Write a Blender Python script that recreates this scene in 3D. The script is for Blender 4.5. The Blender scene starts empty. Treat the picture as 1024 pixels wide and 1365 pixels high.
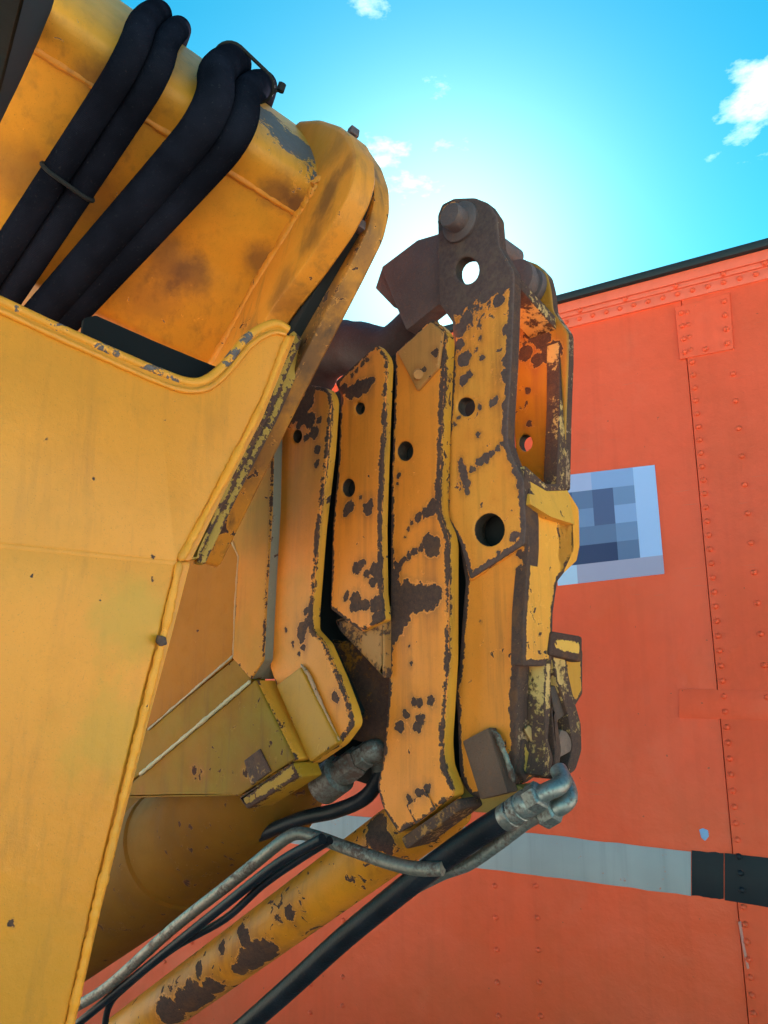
import bpy, bmesh, math, random
import numpy as np
from mathutils import Vector, Matrix
from mathutils.geometry import delaunay_2d_cdt
from mathutils.bvhtree import BVHTree
R = math.radians
rnd = random.Random(7)

# ------------------------------------------------------------------ camera, sky, sun, exposure
PITCH, FPX, CAM = R(12.7), 1025.0, Vector((0, 0, 2.2))
SUN_EL, SUN_AZ = R(30.0), R(5.0)          # azimuth measured from +Y towards +X
scene = bpy.context.scene
col = scene.collection
cam_d = bpy.data.cameras.new('camera'); cam = bpy.data.objects.new('camera', cam_d); col.objects.link(cam)
cam.location = CAM; cam.rotation_euler = (R(90) + PITCH, 0, 0)
cam_d.sensor_fit = 'VERTICAL'; cam_d.sensor_height = 36; cam_d.lens = FPX / 1365 * 36
cam_d.clip_start = 0.02; cam_d.clip_end = 2000
scene.camera = cam
scene.render.engine = 'CYCLES'
scene.cycles.use_denoising = True
scene.cycles.max_bounces = 5; scene.cycles.diffuse_bounces = 3; scene.cycles.adaptive_threshold = .02; scene.cycles.sample_clamp_indirect = 6
vs = scene.view_settings
vs.view_transform = 'Standard'; vs.look = 'None'; vs.gamma = 1.0; vs.exposure = 3.0; vs.use_curve_mapping = False

world = bpy.data.worlds.new('World'); scene.world = world; world.use_nodes = True
wt = world.node_tree; wn = wt.nodes; wl = wt.links
for n_ in list(wn): wn.remove(n_)
w_out = wn.new('ShaderNodeOutputWorld'); w_bg = wn.new('ShaderNodeBackground'); w_bg.inputs['Strength'].default_value = 0.05
sky = wn.new('ShaderNodeTexSky'); sky.sky_type = 'NISHITA'; sky.sun_disc = False
sky.sun_elevation = SUN_EL; sky.sun_rotation = SUN_AZ
sky.air_density = 1.0; sky.dust_density = 3.2; sky.ozone_density = 1.0; sky.altitude = 4500
w_tc = wn.new('ShaderNodeTexCoord'); w_map = wn.new('ShaderNodeMapping'); w_map.inputs['Scale'].default_value = (1, 1, 2.2)
w_map.inputs['Location'].default_value = (5.045, 3.1, 0.29)
w_no = wn.new('ShaderNodeTexNoise'); w_no.inputs['Scale'].default_value = 3.2; w_no.inputs['Detail'].default_value = 9; w_no.inputs['Roughness'].default_value = 0.62
w_cr = wn.new('ShaderNodeMapRange'); w_cr.inputs[1].default_value = 0.622; w_cr.inputs[2].default_value = 0.86
w_hs = wn.new('ShaderNodeHueSaturation'); w_hs.inputs['Hue'].default_value = 0.5; w_hs.inputs['Saturation'].default_value = 1.45
w_mx = wn.new('ShaderNodeMixRGB'); w_mx.inputs[2].default_value = (9, 9.3, 9.6, 1)
wl.new(w_tc.outputs['Generated'], w_map.inputs['Vector']); wl.new(w_map.outputs[0], w_no.inputs['Vector'])
w_acc = w_no.outputs['Fac']
for (cx_, cy_, cw_, ck_) in ((560, 60, 160, .085), (595, 118, 900, .06), (1005, 95, 700, .07), (960, 50, 1500, .06), (640, -200, 300, .08)):
    q_ = Vector(((cx_ - 512) / FPX, 1.0, 0)); v_ = Vector(((cx_ - 512) / FPX, math.cos(PITCH) - math.sin(PITCH) * (682.5 - cy_) / FPX, math.sin(PITCH) + math.cos(PITCH) * (682.5 - cy_) / FPX)).normalized()
    d_ = wn.new('ShaderNodeVectorMath'); d_.operation = 'DOT_PRODUCT'; wl.new(w_tc.outputs['Generated'], d_.inputs[0]); d_.inputs[1].default_value = v_
    m_ = wn.new('ShaderNodeMath'); m_.operation = 'MAXIMUM'; wl.new(d_.outputs['Value'], m_.inputs[0]); m_.inputs[1].default_value = 0
    p_ = wn.new('ShaderNodeMath'); p_.operation = 'POWER'; wl.new(m_.outputs[0], p_.inputs[0]); p_.inputs[1].default_value = cw_
    a_ = wn.new('ShaderNodeMath'); a_.operation = 'MULTIPLY_ADD'; wl.new(p_.outputs[0], a_.inputs[0]); a_.inputs[1].default_value = ck_; wl.new(w_acc, a_.inputs[2]); w_acc = a_.outputs[0]
wl.new(w_acc, w_cr.inputs[0]); wl.new(sky.outputs[0], w_hs.inputs['Color'])
wl.new(w_cr.outputs[0], w_mx.inputs[0]); w_ti = wn.new('ShaderNodeMixRGB'); w_ti.blend_type = 'MULTIPLY'; w_ti.inputs[0].default_value = 1.0; w_ti.inputs[2].default_value = (.70, 1.40, .80, 1)
wl.new(w_hs.outputs[0], w_ti.inputs[1]); wl.new(w_ti.outputs[0], w_mx.inputs[1])
wl.new(w_mx.outputs[0], w_bg.inputs['Color']); wl.new(w_bg.outputs[0], w_out.inputs[0])

# bright halo of thin haze round the sun
w_dot = wn.new('ShaderNodeVectorMath'); w_dot.operation = 'DOT_PRODUCT'; wl.new(w_tc.outputs['Generated'], w_dot.inputs[0])
w_dot.inputs[1].default_value = (math.sin(SUN_AZ) * math.cos(SUN_EL), math.cos(SUN_AZ) * math.cos(SUN_EL), math.sin(SUN_EL))
w_max = wn.new('ShaderNodeMath'); w_max.operation = 'MAXIMUM'; wl.new(w_dot.outputs['Value'], w_max.inputs[0]); w_max.inputs[1].default_value = 0
w_pow = wn.new('ShaderNodeMath'); w_pow.operation = 'POWER'; wl.new(w_max.outputs[0], w_pow.inputs[0]); w_pow.inputs[1].default_value = 75
w_pow2 = wn.new('ShaderNodeMath'); w_pow2.operation = 'POWER'; wl.new(w_max.outputs[0], w_pow2.inputs[0]); w_pow2.inputs[1].default_value = 20
w_sum = wn.new('ShaderNodeMath'); w_sum.operation = 'MULTIPLY_ADD'; wl.new(w_pow2.outputs[0], w_sum.inputs[0]); w_sum.inputs[1].default_value = .02; wl.new(w_pow.outputs[0], w_sum.inputs[2])
w_halo = wn.new('ShaderNodeMixRGB'); w_halo.blend_type = 'ADD'; w_halo.inputs[2].default_value = (1.5, 1.45, 1.35, 1)
wl.new(w_sum.outputs[0], w_halo.inputs[0]); wl.new(w_mx.outputs[0], w_halo.inputs[1]); wl.new(w_halo.outputs[0], w_bg.inputs['Color'])
sun_d = bpy.data.lights.new('sun', 'SUN'); sun_d.energy = 5.0; sun_d.angle = R(0.5); sun_d.color = (1, .92, .80)
sun = bpy.data.objects.new('sun', sun_d); col.objects.link(sun)
SUN_DIR = Vector((math.sin(SUN_AZ) * math.cos(SUN_EL), math.cos(SUN_AZ) * math.cos(SUN_EL), math.sin(SUN_EL)))
sun.rotation_euler = (-SUN_DIR).to_track_quat('-Z', 'Y').to_euler(); sun.location = (0, 0, 20)

# ------------------------------------------------------------------ geometry helpers
FWD = Vector((0, math.cos(PITCH), math.sin(PITCH))); UP = Vector((0, -math.sin(PITCH), math.cos(PITCH))); RT = Vector((1, 0, 0))
def ray(x, y): return RT * ((x - 512) / FPX) + UP * ((682.5 - y) / FPX) + FWD
def at(x, y, d): return CAM + ray(x, y) * d
class Plane:
    """a plane of the real thing, described by a point and a normal"""
    def __init__(s, o, n):
        s.o = Vector(o); s.n = Vector(n).normalized()
        z = Vector((0, 0, 1)); s.u = z.cross(s.n).normalized(); s.v = s.n.cross(s.u)
    def pt(s, x, y, off=0.0):
        d = ray(x, y); o = s.o + s.n * off
        return CAM + d * ((o - CAM).dot(s.n) / d.dot(s.n))
    def loc(s, p): q = p - s.o; return Vector((q.dot(s.u), q.dot(s.v)))
    def wor(s, c, off=0.0): return s.o + s.u * c[0] + s.v * c[1] + s.n * off
    def shift(s, off): return Plane(s.o + s.n * off, s.n)

def thing(name, label, cat, loc, group=None):
    o = bpy.data.objects.new(name, None); o.empty_display_size = .1; col.objects.link(o); o.location = loc
    o['label'] = label; o['category'] = cat
    if group: o['group'] = group
    return o
def base_of(o):
    p = Vector(o.location)
    while o.parent: o = o.parent; p += Vector(o.location)
    return p
def build(name, verts, faces, mats, parent=None, fmats=None, label=None, cat=None, group=None, kind=None, smooth=40, loc=None):
    base = base_of(parent) if parent else Vector(loc if loc is not None else verts[0])
    me = bpy.data.meshes.new(name)
    me.from_pydata([tuple(Vector(v) - base) for v in verts], [], faces)
    for m in (mats if isinstance(mats, (list, tuple)) else [mats]): me.materials.append(m)
    if fmats:
        for p, i in zip(me.polygons, fmats): p.material_index = i
    for p in me.polygons: p.use_smooth = smooth > 0
    me.update()
    if smooth > 0: me.set_sharp_from_angle(angle=R(smooth))
    o = bpy.data.objects.new(name, me); col.objects.link(o)
    if parent: o.parent = parent
    else: o.location = base
    if label: o['label'] = label
    if cat: o['category'] = cat
    if group: o['group'] = group
    if kind: o['kind'] = kind
    return o
def area2(c): return sum(c[i].x * c[(i + 1) % len(c)].y - c[(i + 1) % len(c)].x * c[i].y for i in range(len(c))) / 2
def fillet(c, rad, seg=4):
    """round the corners of a 2D outline; rad is one number or a dict index -> radius"""
    out = []; N = len(c)
    for i in range(N):
        p, a, b = c[i], c[i - 1], c[(i + 1) % N]
        r = rad.get(i, rad.get('*', 0)) if isinstance(rad, dict) else rad
        da, db = (a - p), (b - p); la, lb = da.length, db.length
        if r <= 0 or la < 1e-6 or lb < 1e-6: out.append(p); continue
        t = min(r, la * .45, lb * .45)
        A, B = p + da / la * t, p + db / lb * t
        if abs(da.normalized().dot(db.normalized())) > .998: out.append(p); continue
        for k in range(seg + 1):
            f = k / seg; out.append(A * (1 - f) ** 2 + p * 2 * f * (1 - f) + B * f * f)
    return out
def offset(c, d):
    """offset a closed CCW outline inwards by d"""
    out = []; N = len(c)
    for i in range(N):
        e1 = (c[i] - c[i - 1]).normalized(); e2 = (c[(i + 1) % N] - c[i]).normalized()
        n1, n2 = Vector((-e1.y, e1.x)), Vector((-e2.y, e2.x)); m = n1 + n2
        if m.length < 1e-6: m = n1
        m.normalize(); out.append(c[i] + m * (d / max(.45, m.dot(n1))))
    return out
def circle(cx, cy, rx, ry=None, n=22):
    ry = ry or rx
    return [(cx + rx * math.cos(2 * math.pi * k / n), cy + ry * math.sin(2 * math.pi * k / n)) for k in range(n)]
def tri_fill(loops, extra=()):
    """triangles (indices into all loop points + extra) that fill the first loop minus the others"""
    flat = [v for l in loops for v in l]; edges = []; k = 0
    for l in loops:
        edges += [(k + i, k + (i + 1) % len(l)) for i in range(len(l))]; k += len(l)
    pts = [Vector(v) for v in flat] + [Vector(v) for v in extra]
    v2, _, f2, ov, _, _ = delaunay_2d_cdt(pts, edges, [], 0, 1e-7)
    idx = [o[0] if o else None for o in ov]
    tr = [[idx[i] for i in f] for f in f2]; tr = [t for t in tr if None not in t]
    P_ = np.array([(p.x, p.y) for p in pts]); T = np.array(tr); C = P_[T].mean(1)
    def inside(l):
        A = np.array([(p.x, p.y) for p in l]); B = np.roll(A, 1, 0); r = np.zeros(len(C), bool)
        for (ax, ay), (bx, by) in zip(A, B):
            m = (ay > C[:, 1]) != (by > C[:, 1])
            if by != ay: r ^= m & (C[:, 0] < (bx - ax) * (C[:, 1] - ay) / (by - ay) + ax)
        return r
    ok = inside(loops[0])
    for l in loops[1:]: ok &= ~inside(l)
    out = []
    for t in T[ok]:
        a, b, c = P_[t]; cr = (b[0] - a[0]) * (c[1] - a[1]) - (b[1] - a[1]) * (c[0] - a[0])
        if abs(cr) > 1e-12: out.append([int(i) for i in (t if cr > 0 else t[::-1])])
    return out, edges
WEAR = .022
W = None
def slab(name, pl, outline, off, th, bev, mats, parent=None, holes=(), rad=0.004, hole_mat=None, wear=None, back_mat=None, **kw):
    """a plate cut to an outline that lies in plane pl (front face at off), th thick, rounded edges; slot 1 = cut edges"""
    P = pl.shift(off)
    if wear is None: wear = pl is not W
    def conv(o): return [P.loc(P.pt(*p)) if not isinstance(p, Vector) else p for p in o]
    outer = conv(outline)
    if area2(outer) < 0:
        outer.reverse()
        if isinstance(rad, dict): rad = {(len(outline) - 1 - k if k != '*' else k): v for k, v in rad.items()}
    if isinstance(rad, dict): rad = {k: (max(v, bev * 1.5) if v > 0 else 0) for k, v in rad.items()}
    elif rad > 0: rad = max(rad, bev * 1.5)
    outer = fillet(outer, rad)
    loops = [outer]
    for h in holes:
        c = conv(h)
        if area2(c) > 0: c.reverse()
        loops.append(c)
    ins = [offset(l, bev) for l in loops]; mid = [offset(l, bev * .29) for l in loops]
    extra = np.zeros((0, 2)); dist = np.zeros(0)
    if wear:
        A = np.concatenate([np.array([(p.x, p.y) for p in l]) for l in ins[:1]]); B = np.concatenate([np.roll(np.array([(p.x, p.y) for p in l]), -1, 0) for l in ins[:1]])
        lo, hi = A.min(0), A.max(0); sp = max(.0045, math.sqrt((hi - lo).prod() / 9000))
        gx, gy = np.meshgrid(np.arange(lo[0] + sp / 2, hi[0], sp), np.arange(lo[1] + sp / 2, hi[1], sp)); g = np.stack([gx.ravel(), gy.ravel()], 1)
        g += np.random.RandomState(3).uniform(-.3, .3, g.shape) * sp
        AB = B - A; L2 = (AB ** 2).sum(1) + 1e-15; dmin = np.full(len(g), 9.0)
        for a_, ab, l2 in zip(A, AB, L2):
            t = np.clip(((g - a_) @ ab) / l2, 0, 1); dmin = np.minimum(dmin, np.hypot(*(g - a_ - t[:, None] * ab).T))
        ins_ok = np.zeros(len(g), bool)
        for l in ins:
            q = np.array([(p.x, p.y) for p in l]); q2 = np.roll(q, 1, 0)
            for (ax, ay), (bx, by) in zip(q, q2):
                if by != ay: ins_ok ^= ((ay > g[:, 1]) != (by > g[:, 1])) & (g[:, 0] < (bx - ax) * (g[:, 1] - ay) / (by - ay) + ax)
        dh = dmin.copy()
        for l in ins[1:]:
            for p in l: dh = np.minimum(dh, np.hypot(g[:, 0] - p.x, g[:, 1] - p.y))
        k = ins_ok & (dh > sp * .35); extra, dist = g[k], dmin[k]
    N = sum(len(l) for l in loops)
    fill, edges = tri_fill(loops if not wear else ins, [Vector(p) for p in extra])
    back, _ = tri_fill(loops)
    hm = 0
    if holes:
        mats = list(mats) if isinstance(mats, (list, tuple)) else [mats]; hm = len(mats); mats.append(hole_mat or M_HOLE)
        if hm == 1: mats.insert(1, mats[0]); hm = 2
    bi = 0; two = isinstance(mats, (list, tuple)) and len(mats) > 1
    if back_mat:
        mats = list(mats) if isinstance(mats, (list, tuple)) else [mats]; bi = len(mats); mats.append(back_mat)
    ring = lambda ls, z: [P.wor(v, z) for l in ls for v in l]
    verts = ring(ins, 0) + ring(mid, -bev * .29) + ring(loops, -bev) + ring(loops, -(th - bev * .5)) + ring([offset(l, bev * .5) for l in loops], -th)
    E0 = len(verts); verts += [P.wor(p, 0) for p in extra]
    faces = []; fm = []
    for q in fill: faces.append([i if i < N else E0 + i - N for i in q]); fm.append(0)
    for q in back: faces.append([i + 4 * N for i in q[::-1]]); fm.append(bi)
    for lev in range(4):
        for a, b in edges:
            faces.append((a + lev * N, a + (lev + 1) * N, b + (lev + 1) * N, b + lev * N))
            fm.append(hm if (a >= len(outer) and lev >= 2 and hm) else 1 if (lev >= 2 and two) else 0)
    o = build(name, verts, faces, mats, parent, fm, **kw)
    if wear:
        at_ = o.data.attributes.new('wear', 'FLOAT', 'POINT')
        hv = np.ones(N); hv[len(outer):] = .45
        vals = np.concatenate([hv * .95, hv, np.full(N, .9), np.full(N, .35), np.full(N, .5), np.clip(1 - dist / WEAR, 0, 1)])
        at_.data.foreach_set('value', vals.astype(np.float32))
    return o
def smooth_path(pts, n=8):
    """Catmull-Rom through the points"""
    pts = [Vector(p) for p in pts]; out = []
    for i in range(len(pts) - 1):
        p0 = pts[max(i - 1, 0)]; p1 = pts[i]; p2 = pts[i + 1]; p3 = pts[min(i + 2, len(pts) - 1)]
        for k in range(n):
            t = k / n
            out.append(.5 * ((2 * p1) + (p2 - p0) * t + (2 * p0 - 5 * p1 + 4 * p2 - p3) * t * t + (3 * p1 - p0 - 3 * p2 + p3) * t ** 3))
    out.append(pts[-1]); return out
def tube_geo(path, rad, seg=14, start=None, flat=1.0, phase=0.0):
    N = len(path); rad = rad if isinstance(rad, (list, tuple)) else [rad] * N
    verts = []; faces = []
    t = (path[1] - path[0]).normalized()
    x = Vector(start) if start else (Vector((0, 0, 1)) if abs(t.z) < .9 else Vector((1, 0, 0)))
    for i in range(N):
        t = (path[min(i + 1, N - 1)] - path[max(i - 1, 0)]).normalized()
        x = (x - t * x.dot(t)).normalized(); y = t.cross(x)
        for k in range(seg):
            a = 2 * math.pi * k / seg + phase
            verts.append(path[i] + (x * math.cos(a) + y * math.sin(a) * flat) * rad[i])
    for i in range(N - 1):
        for k in range(seg):
            faces.append((i * seg + k, i * seg + (k + 1) % seg, (i + 1) * seg + (k + 1) % seg, (i + 1) * seg + k))
    faces.append(tuple(range(seg))[::-1]); faces.append(tuple(range((N - 1) * seg, N * seg)))
    return verts, faces
def tube(name, path, rad, mats, parent=None, seg=14, flat=1.0, start=None, phase=0.0, **kw):
    v, f = tube_geo(path, rad, seg, start, flat, phase); return build(name, v, f, mats, parent, **kw)
def lathe(name, p0, p1, prof, mats, parent=None, seg=28, phase=0.0, **kw):
    """prof: list of (distance from p0 in metres or fraction, radius)"""
    p0, p1 = Vector(p0), Vector(p1); d = p1 - p0
    path = [p0 + d * t for t, r in prof]
    v, f = tube_geo([p0, p0 + d], 1, seg)  # only for the frame
    t = d.normalized(); x = Vector((0, 0, 1)) if abs(t.z) < .9 else Vector((1, 0, 0)); x = (x - t * x.dot(t)).normalized(); y = t.cross(x)
    verts = []; faces = []; N = len(prof)
    for (tt, r), c in zip(prof, path):
        for k in range(seg):
            a = 2 * math.pi * k / seg + phase; verts.append(c + (x * math.cos(a) + y * math.sin(a)) * max(r, 1e-5))
    for i in range(N - 1):
        for k in range(seg): faces.append((i * seg + k, i * seg + (k + 1) % seg, (i + 1) * seg + (k + 1) % seg, (i + 1) * seg + k))
    faces.append(tuple(range(seg))[::-1]); faces.append(tuple(range((N - 1) * seg, N * seg)))
    return build(name, verts, faces, mats, parent, **kw)
def bead(name, pts, r, mats, parent=None, step=.0035, amp=.3, seed=1, flat=.75, seg=8, **kw):
    """a hand-laid weld bead: a ropey tube along the joint"""
    q = random.Random(seed); pts = [Vector(p) for p in pts]; path = []
    for i in range(len(pts) - 1):
        n = max(2, int((pts[i + 1] - pts[i]).length / step))
        path += [pts[i].lerp(pts[i + 1], k / n) for k in range(n)]
    path.append(pts[-1]); rr = []; w = 0
    for i in range(len(path)):
        w = w * .7 + q.uniform(-1, 1) * .3 * 1.6
        rr.append(r * (1 + amp * 1.3 * w + q.uniform(-.07, .07)))
    rr[0] = rr[-1] = r * .35
    path = [p + Vector((q.uniform(-1, 1), q.uniform(-1, 1), q.uniform(-1, 1))) * r * .07 for p in path]
    return tube(name, path, rr, mats, parent, seg=seg, flat=flat, smooth=70, **kw)
def prism(name, pts, vec, mats, parent=None, bev=.003, seg=2, **kw):
    """a solid block: the face through pts pushed along vec, edges rounded"""
    vec = Vector(vec); pts = [Vector(p) for p in pts]; N = len(pts)
    bm = bmesh.new(); a = [bm.verts.new(p) for p in pts]; b = [bm.verts.new(p + vec) for p in pts]
    bm.faces.new(a); bm.faces.new(b[::-1])
    for i in range(N): bm.faces.new((a[i], b[i], b[(i + 1) % N], a[(i + 1) % N]))
    bmesh.ops.recalc_face_normals(bm, faces=bm.faces)
    if bev > 0: bmesh.ops.bevel(bm, geom=list(bm.edges), offset=bev, segments=seg, affect='EDGES', profile=.6)
    bm.verts.index_update()
    v = [x.co.copy() for x in bm.verts]; f = [[x.index for x in fc.verts] for fc in bm.faces]; bm.free()
    return build(name, v, f, mats, parent, **kw)

# ------------------------------------------------------------------ materials
class NT:
    def __init__(s, name):
        s.m = bpy.data.materials.new(name); s.m.use_nodes = True; s.t = s.m.node_tree; s.n = s.t.nodes
        for x in list(s.n): s.n.remove(x)
        s.out = s.n.new('ShaderNodeOutputMaterial'); s.b = s.n.new('ShaderNodeBsdfPrincipled'); s.t.links.new(s.b.outputs[0], s.out.inputs[0])
        s.geo = s.n.new('ShaderNodeNewGeometry'); s.P = s.geo.outputs['Position']
    def link(s, a, b):
        if isinstance(a, (int, float)): b.default_value = a
        elif isinstance(a, (tuple, list)): b.default_value = a if len(a) == len(b.default_value) else tuple(a) + (1,)
        else: s.t.links.new(a, b)
    def math(s, op, a, b=0.0, c=None, clamp=False):
        x = s.n.new('ShaderNodeMath'); x.operation = op; x.use_clamp = clamp; s.link(a, x.inputs[0]); s.link(b, x.inputs[1])
        if c is not None: s.link(c, x.inputs[2])
        return x.outputs[0]
    def vm(s, op, a, b=(0, 0, 0)):
        x = s.n.new('ShaderNodeVectorMath'); x.operation = op; s.link(a, x.inputs[0]); s.link(b, x.inputs[1])
        return x.outputs['Value'] if op in ('DISTANCE', 'DOT_PRODUCT', 'LENGTH') else x.outputs[0]
    def noise(s, scale, detail=4, rough=.55, vec=None, color=False, dist=0):
        x = s.n.new('ShaderNodeTexNoise'); s.link(vec if vec is not None else s.P, x.inputs['Vector']); x.inputs['Scale'].default_value = scale
        x.inputs['Detail'].default_value = detail; x.inputs['Roughness'].default_value = rough; x.inputs['Distortion'].default_value = dist
        return x.outputs['Color' if color else 'Fac']
    def rng(s, v, a, b, c=0.0, d=1.0, smooth=False):
        x = s.n.new('ShaderNodeMapRange'); x.interpolation_type = 'SMOOTHSTEP' if smooth else 'LINEAR'
        s.link(v, x.inputs[0]); s.link(a, x.inputs[1]); s.link(b, x.inputs[2]); s.link(c, x.inputs[3]); s.link(d, x.inputs[4]); return x.outputs[0]
    def mix(s, f, a, b, blend='MIX'):
        x = s.n.new('ShaderNodeMixRGB'); x.blend_type = blend; s.link(f, x.inputs[0]); s.link(a, x.inputs[1]); s.link(b, x.inputs[2]); return x.outputs[0]
    def bump(s, h, dist, strength=1.0, normal=None):
        x = s.n.new('ShaderNodeBump'); x.inputs['Distance'].default_value = dist; x.inputs['Strength'].default_value = strength; s.link(h, x.inputs['Height'])
        if normal is not None: s.link(normal, x.inputs['Normal'])
        return x.outputs[0]
    def done(s, color, rough, normal=None, metal=0.0, spec=.5):
        s.link(color, s.b.inputs['Base Color']); s.link(rough, s.b.inputs['Roughness']); s.link(metal, s.b.inputs['Metallic'])
        s.b.inputs['Specular IOR Level'].default_value = spec
        if normal is not None: s.link(normal, s.b.inputs['Normal'])
        return s.m

RUST_A, RUST_B, RUST_C = (.050, .023, .022), (.085, .038, .030), (.16, .065, .03)
def worn(name, base, alt=None, blobs=(), chips=.45, edge=.6, dirt=.35, olive=0.0, rust_all=0.0, seed=0.0, brad=.013, rough=.42, stain=.5, mottle=(), soft=(), bare=None, bevel=False, spec=.30):
    """enamel over steel: chipped to rust at the edges, in spots and at the marks given as blobs [(point, radius)]"""
    s = NT(name); alt = alt or tuple(c * .86 for c in base)
    Pn = s.vm('ADD', s.P, (seed, seed * .7, -seed * .4))
    big = s.noise(5, 3, vec=Pn); mid = s.noise(24, 5, .6, vec=Pn); fine = s.noise(150, 6, .7, vec=Pn); speck = s.noise(620, 3, vec=Pn)
    mp = s.n.new('ShaderNodeMapping'); mp.inputs['Scale'].default_value = (55, 55, 3.5); s.link(Pn, mp.inputs['Vector'])
    streak = s.noise(1, 5, .6, vec=mp.outputs[0])
    paint = s.mix(s.rng(big, .35, .65), base, alt)
    paint = s.mix(s.math('MULTIPLY', s.rng(mid, .5, .75), .5), paint, tuple(c * .78 for c in base))
    if olive: paint = s.mix(s.math('MULTIPLY', s.rng(s.noise(7, 4, .6, vec=Pn), .42, .62), olive), paint, (.22, .155, .02))
    # run-down dirt and grime
    d = s.math('MULTIPLY', s.rng(streak, .52, .78), s.rng(big, .3, .6)); d = s.math('MULTIPLY', d, dirt)
    paint = s.mix(d, paint, (.12, .055, .022))
    paint = s.mix(s.math('MULTIPLY', s.rng(speck, .62, .72), .35), paint, (.10, .05, .02))
    sm = s.n.new('ShaderNodeMapping'); sm.inputs['Rotation'].default_value = (.4, .7, .3); sm.inputs['Scale'].default_value = (260, 260, 9); s.link(Pn, sm.inputs['Vector'])
    scr = s.math('MULTIPLY', s.rng(s.noise(1, 2, .5, vec=sm.outputs[0]), .70, .76), s.rng(s.noise(9, 3, vec=Pn), .5, .6))
    paint = s.mix(s.math('MULTIPLY', scr, .5), paint, (.20, .085, .03))
    paint = s.mix(s.math('MULTIPLY', s.rng(fine, .56, .75), .28), paint, tuple(c * .55 for c in base))
    # chips
    if bevel:
        bv = s.n.new('ShaderNodeBevel'); bv.samples = 3; bv.inputs['Radius'].default_value = brad
        e = s.rng(s.math('SUBTRACT', 1.0, s.vm('DOT_PRODUCT', bv.outputs[0], s.geo.outputs['Normal'])), .0, .03)
    else:
        an = s.n.new('ShaderNodeAttribute'); an.attribute_name = 'wear'; e = s.math('POWER', an.outputs['Fac'], 1.8)
    n_e = s.math('ADD', s.math('MULTIPLY', fine, .42), s.math('ADD', s.math('MULTIPLY', mid, .33), s.math('MULTIPLY', s.noise(70, 4, .6, vec=Pn), .25)))
    wear = s.math('ADD', s.math('MULTIPLY', e, edge * .46), s.math('ADD', n_e, s.math('MULTIPLY', s.math('SUBTRACT', big, .5), .25)))
    m_edge = s.rng(wear, .80, .825)
    spot = s.math('ADD', s.math('MULTIPLY', s.noise(48, 4, .62, vec=Pn, dist=.6), .72), s.math('MULTIPLY', big, .28))
    m_spot = s.rng(spot, .665 - .075 * chips, .675 - .075 * chips)
    mask = s.math('MAXIMUM', m_edge, m_spot)
    halo = s.math('MAXIMUM', s.rng(wear, .77, .80), s.rng(spot, .645 - .075 * chips, .665 - .075 * chips))
    if blobs:
        wob = s.vm('SCALE', s.vm('SUBTRACT', s.noise(60, 5, .65, vec=Pn, color=True), (.5, .5, .5)), (0, 0, 0)); wob.node.inputs[3].default_value = .021
        Q = s.vm('ADD', s.P, wob); f = None
        for p, r in blobs:
            q = s.math('DIVIDE', s.vm('DISTANCE', Q, tuple(p)), r); f = q if f is None else s.math('MINIMUM', f, q)
        f = s.math('ADD', f, s.math('ADD', s.math('MULTIPLY', s.math('SUBTRACT', fine, .5), .45), s.math('MULTIPLY', s.math('SUBTRACT', s.noise(85, 4, .6, vec=Pn), .55), .6)))
        mask = s.math('MAXIMUM', mask, s.rng(f, 1.0, .95)); halo = s.math('MAXIMUM', halo, s.rng(f, 1.14, 1.02))
        st = s.math('MULTIPLY', s.rng(f, 2.8, 1.0), s.math('MULTIPLY', s.rng(streak, .35, .65), stain)); paint = s.mix(st, paint, (.24, .07, .02))
        paint = s.mix(s.math('MULTIPLY', s.rng(f, 1.5, 1.0), .45), paint, (.30, .095, .022))
        big_ = sorted([(p, r) for p, r in blobs if r > .0045], key=lambda t: -t[1])[:14]
        if big_ and stain:
            Z = s.vm('MULTIPLY', s.P, (1, 1, .16)); f3 = None
            for p, r in big_:
                q = s.math('DIVIDE', s.vm('DISTANCE', Z, (p[0], p[1], (p[2] - r * 2.6) * .16)), r * .95); f3 = q if f3 is None else s.math('MINIMUM', f3, q)
            paint = s.mix(s.math('MULTIPLY', s.rng(f3, 1.0, .25), s.math('MULTIPLY', s.rng(streak, .42, .62), .32)), paint, (.36, .085, .015))
    if mottle: mot = s.noise(38, 5, .62, vec=Pn, dist=1.0)
    if soft: sof = s.noise(26, 6, .65, vec=Pn)
    for p, r, k in mottle:
        q = s.math('SUBTRACT', 1.0, s.math('DIVIDE', s.vm('DISTANCE', s.P, tuple(p)), r), clamp=True)
        q = s.math('ADD', s.math('MULTIPLY', s.math('POWER', q, .6), k), s.math('ADD', s.math('MULTIPLY', fine, .35), s.math('MULTIPLY', mot, .65)))
        mask = s.math('MAXIMUM', mask, s.rng(q, .80, .83)); halo = s.math('MAXIMUM', halo, s.rng(q, .76, .80))
    for p, r, k, sc_ in soft:
        q = s.math('DIVIDE', s.vm('DISTANCE', s.P, tuple(p)), r); q = s.math('ADD', q, s.math('MULTIPLY', s.math('SUBTRACT', sof, .5), 1.3))
        paint = s.mix(s.math('MULTIPLY', s.rng(q, 1.0, .2, smooth=True), k), paint, sc_)
    if rust_all: mask = s.math('MAXIMUM', mask, s.rng(s.math('ADD', s.math('MULTIPLY', n_e, .6), s.math('MULTIPLY', big, .4)), 1.0 - rust_all * .75, 1.03 - rust_all * .75))
    rust = s.mix(s.rng(fine, .35, .65), *(bare or (RUST_A, RUST_B))); rust = s.mix(s.rng(speck, .58, .72), rust, RUST_C); rust = s.mix(s.math('MULTIPLY', s.rng(s.noise(33, 5, .6, vec=Pn), .52, .72), .6), rust, (.15, .055, .022) if not bare else (.17, .10, .07))
    lip = s.math('MULTIPLY', s.math('SUBTRACT', halo, mask, clamp=True), .55)
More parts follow.
